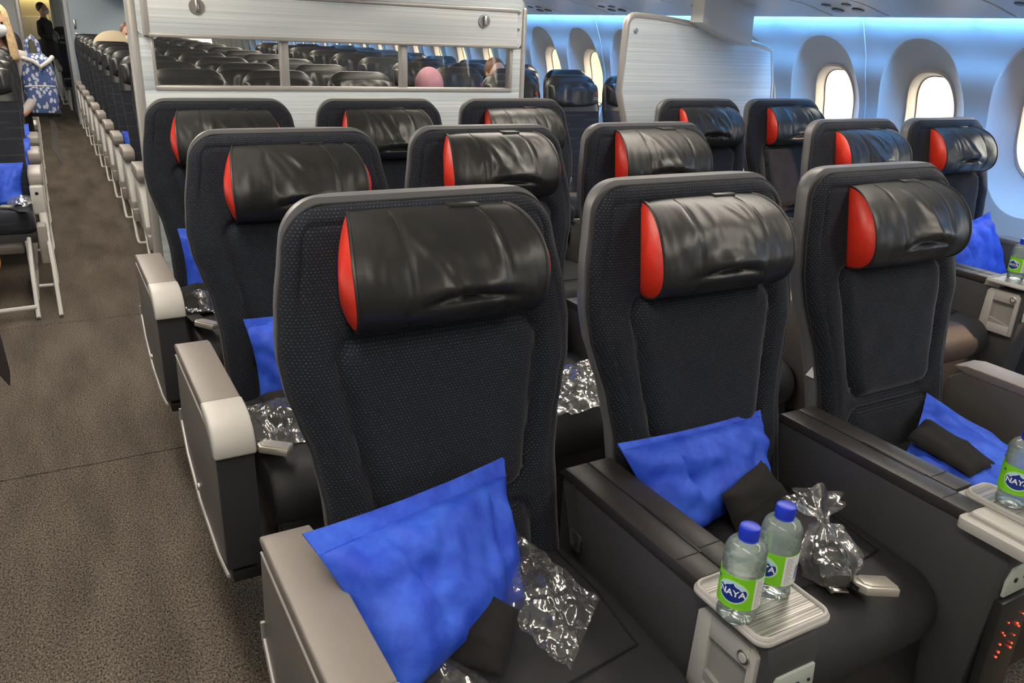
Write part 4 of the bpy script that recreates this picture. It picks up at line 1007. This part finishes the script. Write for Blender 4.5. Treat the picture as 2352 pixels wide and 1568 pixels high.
ETOP = mesh('back_cover', rings([[ep(x, n, z) for x, n in [(w_ * math.sin(PI / 2 * s), -0.026 * k * math.sqrt(max(0, 1 - abs(math.sin(PI / 2 * s)) ** 6))) for s in [-1 + i / 8 for i in range(17)]] + [(w_ * math.sin(PI / 2 * s), 0.049 * k * math.sqrt(max(0, 1 - abs(math.sin(PI / 2 * s)) ** 6))) for s in [1 - i / 8 for i in range(1, 16)]]]
    for z in zs(1.02, EZ + 0.003, 10, 0.085) for w_ in [max(0.011, ew(z, EZ + 0.003, 0.085) + 0.003)] for k in [0.4 + 0.6 * math.sqrt(max(0, 1 - (1 - min(1, (EZ + 0.003 - z) / 0.05)) ** 2))]]), 'eco_leather', 60)
ECUSH = mesh('seat_cushion', rbox(-0.215, 0.215, -0.60, -0.14, 0.36, 0.485, 0.045, 4), 'eco_fabric', 60)
EFRAME = mesh('seat_frame', join(rbox(-0.21, 0.21, -0.56, -0.10, 0.30, 0.36, 0.01), rbox(-0.20, 0.20, -0.10, -0.06, 0.30, 0.45, 0.01)), 'eco_shell')
ELEG = mesh('leg', prism([(-0.66, 0.0), (-0.56, 0.32), (-0.50, 0.32), (-0.58, 0.03), (-0.12, 0.03), (-0.10, 0.32), (-0.06, 0.32), (-0.04, 0.0)], -0.014, 0.014, 'x', 0.004), 'eco_white')
EARM = mesh('armrest', prism([(-0.10, 0.64), (-0.40, 0.645), (-0.425, 0.635), (-0.415, 0.60), (-0.10, 0.60)], -0.026, 0.026, 'x', 0.008, 3), 'eco_cap')
# aisle-side end bay: capped arm, long pale side panel, small box, looping luggage bar
def end_bay():
    cap = prism([(-0.12, 0.650), (-0.13, 0.668), (-0.39, 0.672), (-0.425, 0.660), (-0.435, 0.620), (-0.42, 0.590), (-0.12, 0.60)], -0.036, 0.036, 'x', 0.010, 3)
    pan = prism([(-0.16, 0.61), (-0.36, 0.61), (-0.47, 0.46), (-0.545, 0.34), (-0.52, 0.28), (-0.46, 0.28), (-0.30, 0.36), (-0.14, 0.40)], -0.030, 0.012, 'x', 0.010, 3)
    box = rbox(-0.028, 0.016, -0.60, -0.52, 0.215, 0.30, 0.008)
    bar = tube([(-0.022, -0.40, 0.34), (-0.026, -0.52, 0.22), (-0.028, -0.62, 0.13), (-0.028, -0.70, 0.105), (-0.022, -0.76, 0.11), (0.0, -0.78, 0.115), (0.06, -0.78, 0.115)], 0.009, 8)
    return cap, pan, box, bar
EC, EPAN, EBOX, EBAR = end_bay()
ECm, EPm, EBm, ERm = mesh('arm_cap', EC, 'eco_cap'), mesh('side_panel', EPAN, 'eco_white'), mesh('latch_box', EBOX, 'eco_cap'), mesh('luggage_bar', EBAR, 'eco_white')
flipme = lambda m: mirror_me(m)
ECf, EPf, EBf, ERf = [flipme(m) for m in (ECm, EPm, EBm, ERm)]
LOGO = mesh('emblem', disc((0.145, -0.118, 1.140), 0.012, (0.1, -1, 0.2), 0.002, 14), 'logo_red')
LOGT = mesh('lettering', join(rbox(0.128, 0.158, -0.1195, -0.117, 1.112, 1.117, 0.0005), rbox(0.120, 0.160, -0.1195, -0.117, 1.101, 1.107, 0.0005)), 'print_grey')
def eco_seat(x, y, label, arm=0, seed=0, logo=True):
    t = thing('economy_seat', label, 'airline seat', (x, y, 0), 'economy cabin seats')
    b = obj('backrest', EBACK, parent=t); obj('back_cover', ETOP, parent=b)
    h = obj('headrest', EHEADS[seed % 4], parent=t)
    if logo: obj('emblem', LOGO, parent=h); obj('lettering', LOGT, parent=h)
    obj('seat_cushion', ECUSH, parent=t); obj('seat_frame', EFRAME, parent=t)
    if arm == -1:
        for nm, me in (('arm_cap', ECm), ('side_panel', EPm), ('latch_box', EBm), ('luggage_bar', ERm)): obj(nm, me, parent=t, loc=(-0.245, 0, 0))
        obj('leg', ELEG, parent=t, loc=(-0.16, 0, 0))
    elif arm == 1:
        for nm, me in (('arm_cap', ECf), ('side_panel', EPf), ('latch_box', EBf), ('luggage_bar', ERf)): obj(nm, me, parent=t, loc=(0.245, 0, 0))
        obj('leg', ELEG, parent=t, loc=(0.16, 0, 0))
    if arm in (0, -1): obj('armrest', EARM, parent=t, loc=(0.245, 0, 0)) if arm == -1 or arm == 0 else None
    return t
MCX = (0.375, 0.865, 1.355); RCX = (2.375, 2.855, 3.335); LCX = (-0.67, -1.16, -1.60)
for i, y in enumerate(EROW):
    for j, x in enumerate(MCX):
        eco_seat(x, y, 'black leather economy seat, %s row behind the centre divider, %s of its three' % (ORD[i], ('left', 'middle', 'right')[j]), (-1, 0, 1)[j], i * 3 + j * 5, i < 3)
for i, y in enumerate(EROW[:9]):
    for j, x in enumerate(RCX):
        eco_seat(x, y, 'black leather economy seat, %s row behind the side divider, %s' % (ORD[i], ('aisle seat', 'middle seat', 'window seat')[j]), (-1, 0, 0)[j], i * 2 + j * 3 + 1, i < 3)
LEFT1 = None
for i, y in enumerate(EROW[1:]):
    for j, x in enumerate(LCX):
        s_ = eco_seat(x, y, 'black economy seat left of the left aisle, %s row, %s' % (ORD[i], ('aisle seat', 'inner seat', 'window seat')[j]), (1, 0, 2)[j], i + j * 3 + 2, False)
        if i == 0 and j == 0: LEFT1 = s_
# nearest left economy seat: visible underside hardware, belt, orange emblem
fr = [(0.30, -0.60, 0.36), (0.235, -0.60, 0.36)]
obj('front_leg', tube([(0.17, -0.62, 0.345), (0.165, -0.82, 0.20), (0.165, -1.02, 0.012)], 0.011, 8), 'eco_white', LEFT1)
obj('front_leg', tube([(0.262, -0.60, 0.36), (0.268, -0.80, 0.22), (0.270, -1.02, 0.012)], 0.011, 8), 'eco_white', LEFT1)
obj('cross_bar', tube([(0.165, -0.98, 0.06), (-0.10, -0.99, 0.055), (-0.22, -0.99, 0.05)], 0.013, 8), 'eco_white', LEFT1)
obj('leg_panel', rbox(0.215, 0.262, -0.66, -0.56, 0.20, 0.42, 0.012, 3), 'eco_cap', LEFT1)
obj('arm_front', rbox(0.208, 0.275, -0.475, -0.42, 0.44, 0.60, 0.010, 3), 'eco_white', LEFT1)
obj('arm_button', disc((0.24, -0.475, 0.56), 0.009, (0, -1, 0), 0.003, 16), 'black_plastic', LEFT1)
obj('vest_pouch', rbox(-0.22, 0.02, -0.72, -0.60, 0.20, 0.28, 0.02, 3), 'orange_pouch', LEFT1)
obj('under_tray', rbox(-0.21, 0.14, -0.62, -0.40, 0.26, 0.31, 0.01), 'arm_side', LEFT1)
obj('emblem', disc((0.07, -0.108, 1.115), 0.020, (0.0, -1, 0.2), 0.003, 16), 'orange_pouch', LEFT1)
k = obj('seat_belt', None, parent=LEFT1, loc=(0.09, -0.50, 0.50), rot=(0.1, 0, 2.6)); obj('buckle', BUCK, parent=k); obj('buckle_flap', BUCKLID, parent=k); obj('webbing', WEB, parent=k)
pillow([(-0.92, 2.12, 0.72), (-0.475, 2.14, 0.70), (-0.50, 1.98, 0.49), (-0.90, 1.96, 0.49)], 'blue pillow on the nearest economy seat left of the aisle', 23.4, 0.05, seam=False)
bag(quad([(-0.06, 0.06, 0.02), (0.06, 0.06, 0.03), (0.06, -0.05, 0.0), (-0.06, -0.05, 0.0)]), 'small clear wrapper beside the pillow on the left economy seat', mat='bag_foil', loc=(-0.52, 1.93, 0.50), seed=27.0, amp=0.012, n=24)
pillow([(-0.62, 2.92, 0.72), (-0.435, 2.94, 0.74), (-0.435, 2.72, 0.49), (-0.66, 2.70, 0.49)], 'blue pillow peeking past the second left economy armrest', 25.4, 0.04, seam=False)
pillow([(-0.62, 3.72, 0.72), (-0.440, 3.74, 0.74), (-0.435, 3.52, 0.49), (-0.66, 3.50, 0.49)], 'blue pillow peeking past the third left economy armrest', 26.4, 0.04, seam=False)
pillow([(0.19, 2.26, 0.66), (0.50, 2.28, 0.70), (0.50, 2.16, 0.49), (0.19, 2.14, 0.49)], 'blue pillow on the second economy seat behind the divider post', 28.4, 0.04, seam=False)
pillow([(0.18, 3.86, 0.66), (0.50, 3.88, 0.70), (0.50, 3.76, 0.49), (0.18, 3.74, 0.49)], 'blue pillow on the fourth-row economy aisle seat', 29.4, 0.04, seam=False)

# ------------------------------------------------------------------ far end: lavatory block, side monument, galley
mo = thing('lavatory_block', 'pale blue cabin wall at the end of the centre economy seats', 'cabin wall', (0.867, 10.2, 0))
obj('wall_body', rbox(-0.74, 0.74, 0, 1.6, 0, 2.2, 0.02), 'monument_blue', mo)
obj('corner_post', rbox(-0.76, -0.70, -0.02, 0.06, 0, 2.2, 0.02, 3), 'wall_pale', mo)
obj('latch', rbox(-0.66, -0.63, -0.015, 0.0, 1.30, 1.42, 0.004), 'steel', mo)
obj('lock_plate', rbox(-0.66, -0.60, -0.012, 0.0, 1.22, 1.25, 0.003), 'steel', mo)
sm = thing('closet_block', 'white closet wall at the far end left of the aisle', 'cabin wall', (-1.25, 10.6, 0))
obj('wall_body', rbox(-0.6, 0.80, 0, 1.2, 0, 2.2, 0.02), 'wall_pale', sm); obj('side_trim', rbox(0.78, 0.84, -0.02, 0.05, 0, 2.2, 0.01), 'frame_silver', sm)
ga = thing('galley_block', 'warm lit rear galley behind the standing attendant', 'galley', (0.0, 18.8, 0))
obj('cabinet', rbox(-1.2, 1.6, 0, 0.8, 0, 2.2, 0.02), 'coat_cream', ga)
rw = thing('rear_closet', 'white closet wall behind the farthest economy seats', 'cabin wall', (0.8, 17.4, 0)); obj('wall_body', rbox(-0.68, 0.7, 0, 0.8, 0, 2.2, 0.02), 'wall_pale', rw); obj('edge_trim', rbox(-0.70, -0.66, -0.02, 0.05, 0, 2.2, 0.01), 'frame_silver', rw)
for q in range(4): obj('galley_door', rbox(-1.1 + 0.62 * q, -0.54 + 0.62 * q, -0.02, 0.0, 0.1, 1.4, 0.01), 'bezel_cream', ga)
obj('work_light', rbox(-1.0, 1.4, -0.12, 0.0, 1.86, 1.92, 0.01), 'galley_led', ga)
for i in range(4):
    eco_seat(0.255, 13.0 + 0.80 * i, 'economy seat beyond the lavatory wall, %s of the far section' % ORD[i], -1, i, False)
# ------------------------------------------------------------------ people
def skin_body(name, joints, bones, mats, pick, parent, loc, sub=2):
    """one continuous skinned figure; pick(co) returns the material slot for a face"""
    me = bpy.data.meshes.new(name); me.from_pydata([j[0] for j in joints], bones, []); o = bpy.data.objects.new(name, me); COL.objects.link(o)
    sk = o.modifiers.new('skin', 'SKIN'); 
    for i, j in enumerate(joints):
        r = j[1]; me.skin_vertices[0].data[i].radius = r if isinstance(r, tuple) else (r, r)
    me.skin_vertices[0].data[0].use_root = True
    ss = o.modifiers.new('sub', 'SUBSURF'); ss.levels = sub; ss.render_levels = sub
    dg = bpy.context.evaluated_depsgraph_get(); m2 = bpy.data.meshes.new_from_object(o.evaluated_get(dg)); m2.name = name
    bpy.data.objects.remove(o); bpy.data.meshes.remove(me)
    m2.materials.clear()
    for m in mats: m2.materials.append(MATS[m])
    for p in m2.polygons: p.use_smooth = True; p.material_index = pick(p.center)
    return obj(name, m2, parent=parent)
def face(parent, c, fwd, s=1.0, mask=True, hair=None, eyes=True):
    """head features around head centre c, facing the unit vector fwd"""
    f = Vector(fwd).normalized(); sd = f.cross(Vector((0, 0, 1))).normalized(); c = Vector(c)
    def at(a, b, d): return c + sd * a * s + Vector((0, 0, 1)) * b * s + f * d * s
    obj('head', sphere(tuple(c), (0.076 * s, 0.092 * s, 0.112 * s)), 'skin', parent)
    if eyes:
        for q in (-1, 1): obj('eye', sphere(tuple(at(0.03 * q, 0.012, 0.082)), 0.010 * s, 10, 6), 'uniform_dark', parent)
    for q in (-1, 1): obj('ear', sphere(tuple(at(0.078 * q, 0.0, 0.0)), (0.014 * s, 0.020 * s, 0.030 * s), 10, 6), 'skin', parent)
    obj('nose', sphere(tuple(at(0, -0.012, 0.092)), (0.014 * s, 0.016 * s, 0.022 * s), 10, 6), 'skin', parent)
    if mask: obj('face_mask', sphere(tuple(at(0, -0.042, 0.036)), (0.070 * s, 0.072 * s, 0.056 * s), 20, 12), 'mask_white', parent)
    else: obj('mouth', sphere(tuple(at(0, -0.05, 0.084)), (0.022 * s, 0.010 * s, 0.006 * s), 10, 6), 'red_leather', parent)
# woman standing in a left row, stooping, with long fair hair
wp = thing('person', 'person with long fair hair, face mask and grey cardigan standing left of the aisle', 'person', (-0.575, 4.10, 0))
J = [((0, 0.10, 0.86), (0.15, 0.11)), ((0, 0.06, 1.02), (0.14, 0.10)), ((0, 0.0, 1.16), (0.16, 0.10)), ((0, -0.02, 1.25), 0.06), ((0, -0.03, 1.32), 0.055), ((0, -0.03, 1.42), 0.075),
     ((-0.17, 0.0, 1.18), 0.06), ((-0.22, -0.06, 0.94), 0.045), ((-0.16, -0.24, 0.80), 0.034), ((-0.12, -0.30, 0.78), 0.03), ((0.17, 0.0, 1.18), 0.06), ((0.24, -0.03, 0.94), 0.045), ((0.12, -0.16, 0.80), 0.034), ((0.08, -0.20, 0.78), 0.03),
     ((-0.09, 0.10, 0.80), 0.09), ((-0.10, 0.08, 0.45), 0.06), ((-0.10, 0.12, 0.06), 0.045), ((-0.10, 0.02, 0.03), 0.04), ((0.09, 0.10, 0.80), 0.09), ((0.10, 0.08, 0.45), 0.06), ((0.10, 0.12, 0.06), 0.045), ((0.10, 0.02, 0.03), 0.04)]
Bn = [(0, 1), (1, 2), (2, 3), (3, 4), (4, 5), (2, 6), (6, 7), (7, 8), (8, 9), (2, 10), (10, 11), (11, 12), (12, 13), (0, 14), (14, 15), (15, 16), (16, 17), (0, 18), (18, 19), (19, 20), (20, 21)]
def pk(c):
    if c.z > 1.255: return 0
    if c.z < 0.82 and c.y > -0.12: return 3
    if c.z < 0.82: return 0
    if abs(c.x) < 0.075 and c.y < 0.0 and c.z > 0.9: return 1
    return 2
skin_body('body', J, Bn, ('skin', 'shirt_white', 'cardigan_grey', 'uniform_dark'), pk, wp, None)
face(wp, (0.02, -0.06, 1.42), (0.25, -1, -0.15))
def hair_long(c, mat, ln, parent):
    def f(u, v):
        a = PI * 0.10 + 2 * PI * 0.90 * u - PI * 0.40; r = 0.098 + 0.012 * noise.noise(Vector((u * 14, v * 2, 1)))
        if v < 0.4:
            t = v / 0.4; ph = PI / 2 * (1 - t); return (c[0] + r * math.cos(ph) * math.cos(a), c[1] + 0.02 + r * 1.08 * math.cos(ph) * math.sin(a), c[2] + 0.035 + r * math.sin(ph))
        t = (v - 0.4) / 0.6; k = 1 + 0.30 * t
        return (c[0] + r * k * math.cos(a), c[1] + 0.02 + r * k * 1.05 * math.sin(a), c[2] + 0.035 - ln * t)
    g = grid(40, 24, f); inner = [(c[0] + (x - c[0]) * 0.93, c[1] + (y - c[1]) * 0.93, z - 0.004) for x, y, z in g[0]]; n = len(g[0])
    bd = [i for i in range(40)] + [j * 40 + 39 for j in range(1, 24)] + [23 * 40 + i for i in range(38, -1, -1)] + [j * 40 for j in range(22, 0, -1)]
    F = g[1] + [tuple(i + n for i in q[::-1]) for q in g[1]] + [(bd[(i + 1) % len(bd)], bd[i], bd[i] + n, bd[(i + 1) % len(bd)] + n) for i in range(len(bd))]
    obj('hair', (g[0] + inner, F), mat, parent, sharp=80)
hair_long((0.02, -0.05, 1.43), 'hair_blond', 0.30, wp)
# attendant far down the aisle
at_ = thing('person', 'cabin attendant in dark uniform and mask standing far down the left aisle', 'person', (-0.06, 16.6, 0), rot=(0, 0, 1.0))
J2 = [((0, 0, 0.92), (0.14, 0.10)), ((0, 0, 1.08), (0.12, 0.09)), ((0, 0, 1.28), (0.15, 0.10)), ((0, 0, 1.39), 0.055), ((0, 0, 1.45), 0.05), ((0, 0, 1.55), 0.075),
      ((-0.17, 0, 1.30), 0.055), ((-0.21, 0.0, 1.06), 0.042), ((-0.10, -0.15, 1.00), 0.034), ((-0.04, -0.20, 1.0), 0.03), ((0.17, 0, 1.30), 0.055), ((0.21, 0, 1.06), 0.042), ((0.10, -0.15, 1.0), 0.034), ((0.04, -0.2, 1.0), 0.03),
      ((-0.09, 0, 0.84), 0.10), ((-0.09, -0.01, 0.46), 0.055), ((-0.09, 0.02, 0.07), 0.04), ((-0.09, -0.09, 0.035), 0.04), ((0.09, 0, 0.84), 0.10), ((0.09, -0.01, 0.46), 0.055), ((0.09, 0.02, 0.07), 0.04), ((0.09, -0.09, 0.035), 0.04)]
skin_body('body', J2, Bn, ('skin', 'uniform_dark', 'stocking_brown'), lambda c: 0 if c.z > 1.40 else (1 if c.z > 0.60 else 2), at_, None)
face(at_, (0, -0.01, 1.55), (0.4, -1, 0)); obj('hair', sphere((0, 0.025, 1.585), (0.085, 0.095, 0.10)), 'hair_dark', at_)
obj('skirt', lathe([(0.15, 0.98), (0.17, 0.85), (0.19, 0.60), (0.18, 0.60), (0.13, 0.98)], 24, False), 'uniform_dark', at_)
# seated passengers: continuous head-and-shoulder figures down to the lap
def seated(label, loc, top_mat, hood=None, hair=None, fwd=(0, -1, 0), lean=0.0, veiled=False):
    t = thing('person', label, 'person', loc)
    Js = [((0, 0.0, 0.52), (0.17, 0.13)), ((0, 0.04, 0.72), (0.15, 0.11)), ((lean * 0.5, 0.08, 0.98), (0.17, 0.11)), ((lean, 0.08, 1.08), 0.06), ((lean, 0.07, 1.13), 0.055), ((lean, 0.06, 1.22), 0.072),
          ((-0.18 + lean * 0.5, 0.06, 0.98), 0.06), ((-0.22, 0.0, 0.76), 0.048), ((-0.16, -0.20, 0.68), 0.036), ((-0.12, -0.27, 0.66), 0.03), ((0.18 + lean * 0.5, 0.06, 0.98), 0.06), ((0.22, 0.0, 0.76), 0.048), ((0.16, -0.20, 0.68), 0.036), ((0.12, -0.27, 0.66), 0.03),
          ((-0.10, -0.05, 0.54), 0.085), ((-0.11, -0.42, 0.55), 0.065), ((-0.11, -0.44, 0.10), 0.045), ((-0.11, -0.54, 0.05), 0.04), ((0.10, -0.05, 0.54), 0.085), ((0.11, -0.42, 0.55), 0.065), ((0.11, -0.44, 0.10), 0.045), ((0.11, -0.54, 0.05), 0.04)]
    skin_body('body', Js, Bn, ('skin', top_mat, 'uniform_dark'), lambda c: 0 if c.z > 1.10 else (1 if c.z > 0.58 else 2), t, None)
    if not veiled: face(t, (lean, 0.05, 1.23), fwd, 0.95, mask=True)
    if hood:
        V, F = sphere((lean, 0.085, 1.235), (0.100, 0.112, 0.128), 28, 18)
        if not veiled: F = [f for f in F if not (len(f) == 4 and sum(V[i][1] for i in f) / 4 < 0.0 and abs(sum(V[i][0] for i in f) / 4 - lean) < 0.06 and 1.15 < sum(V[i][2] for i in f) / 4 < 1.31)]
        obj('head_covering', join((V, F), rings([[(lean * 0.8 + r * math.cos(2 * PI * k / 24), 0.07 + 0.8 * r * math.sin(2 * PI * k / 24) - o, z) for k in range(24)] for r, z, o in ((0.098, 1.20, 0), (0.115, 1.12, 0.01), (0.15, 1.03, 0.02), (0.20, 0.97, 0.02))], False, False)), hood, t)
    if hair: obj('hair', sphere((lean, 0.085, 1.265), (0.086, 0.092, 0.100)), hair, t)
    return t
seated('person in a dusty pink headscarf seated at the right economy aisle', (2.27, 2.10, -0.10), 'uniform_dark', hood='hijab_pink', lean=-0.21, veiled=True)
seated('brown-haired passenger seated near the right economy windows', (3.00, 2.90, -0.05), 'coat_cream', hair='hair_brown', fwd=(0.3, 1, 0))
cr = seated('passenger in a cream coat slumped over the far centre seats', (0.50, 6.92, 0.08), 'coat_cream', hair='hair_brown', lean=0.10)
obj('coat_collar', sphere((-0.05, 0.06, 1.10), (0.22, 0.15, 0.17), 24, 14), 'coat_cream', cr)

# ------------------------------------------------------------------ leaf-print backpack hung at the aisle side of the left seats
bpk = thing('backpack', 'blue backpack with white leaf print hanging over a left aisle armrest', 'backpack', (-0.325, 4.10, 0.76))
def sack(w_, d, h, z0):
    R = []
    for i in range(15):
        t = i / 14; k = 0.86 + 0.14 * math.sin(PI * min(1, t * 1.15)); kk = k * (1 if t < 0.8 else math.sqrt(max(0.05, 1 - ((t - 0.8) / 0.2) ** 2 * 0.75)))
        R.append([(w_ / 2 * kk * math.copysign(abs(math.cos(a)) ** 0.5, math.cos(a)), d / 2 * kk * math.copysign(abs(math.sin(a)) ** 0.6, math.sin(a)), z0 + h * t) for a in [2 * PI * q / 28 for q in range(28)]])
    return rings(R)
obj('main_bag', sack(0.235, 0.17, 0.43, 0.02), 'leaf_print', bpk)
obj('front_pocket', mv(sack(0.21, 0.08, 0.19, 0.0), 0, -0.085, 0.03), 'leaf_print', bpk)
obj('pocket_zip', tube([(-0.10, -0.118, 0.222), (0.0, -0.128, 0.228), (0.10, -0.118, 0.222)], 0.006, 6), 'strap_cream', bpk)
obj('base_panel', rbox(-0.095, 0.115, -0.10, 0.09, 0.0, 0.035, 0.012, 3), 'black_plastic', bpk)
obj('shoulder_strap', tube([(-0.09, -0.05, 0.42), (-0.02, -0.10, 0.40), (0.02, -0.10, 0.36), (0.08, -0.07, 0.40), (0.11, -0.02, 0.43)], 0.016, 8), 'strap_cream', bpk)
obj('top_handle', tube([(-0.05, 0.0, 0.43), (-0.05, 0.0, 0.53), (-0.01, 0.0, 0.57), (0.02, 0.0, 0.53), (0.03, 0.0, 0.43)], 0.017, 8), 'leaf_print', bpk)
obj('hanging_strap', web_strip([(0.03, -0.02, 0.02), (0.05, -0.03, -0.12), (0.03, -0.05, -0.25), (0.07, -0.06, -0.36)], 0.05, 0.006), 'grey_cloth', bpk)
# dark cloth corner of a curtain reaching in at the left
obj('curtain_corner', prism([(-0.62, 1.35), (-0.51, 1.30), (-0.497, 0.80), (-0.492, 0.70), (-0.497, 0.665), (-0.51, 0.69), (-0.56, 0.80)], -1.17, -1.15, 'y', 0.004), 'uniform_dark', label='dark pointed cloth corner at the left edge of the aisle', cat='cloth')
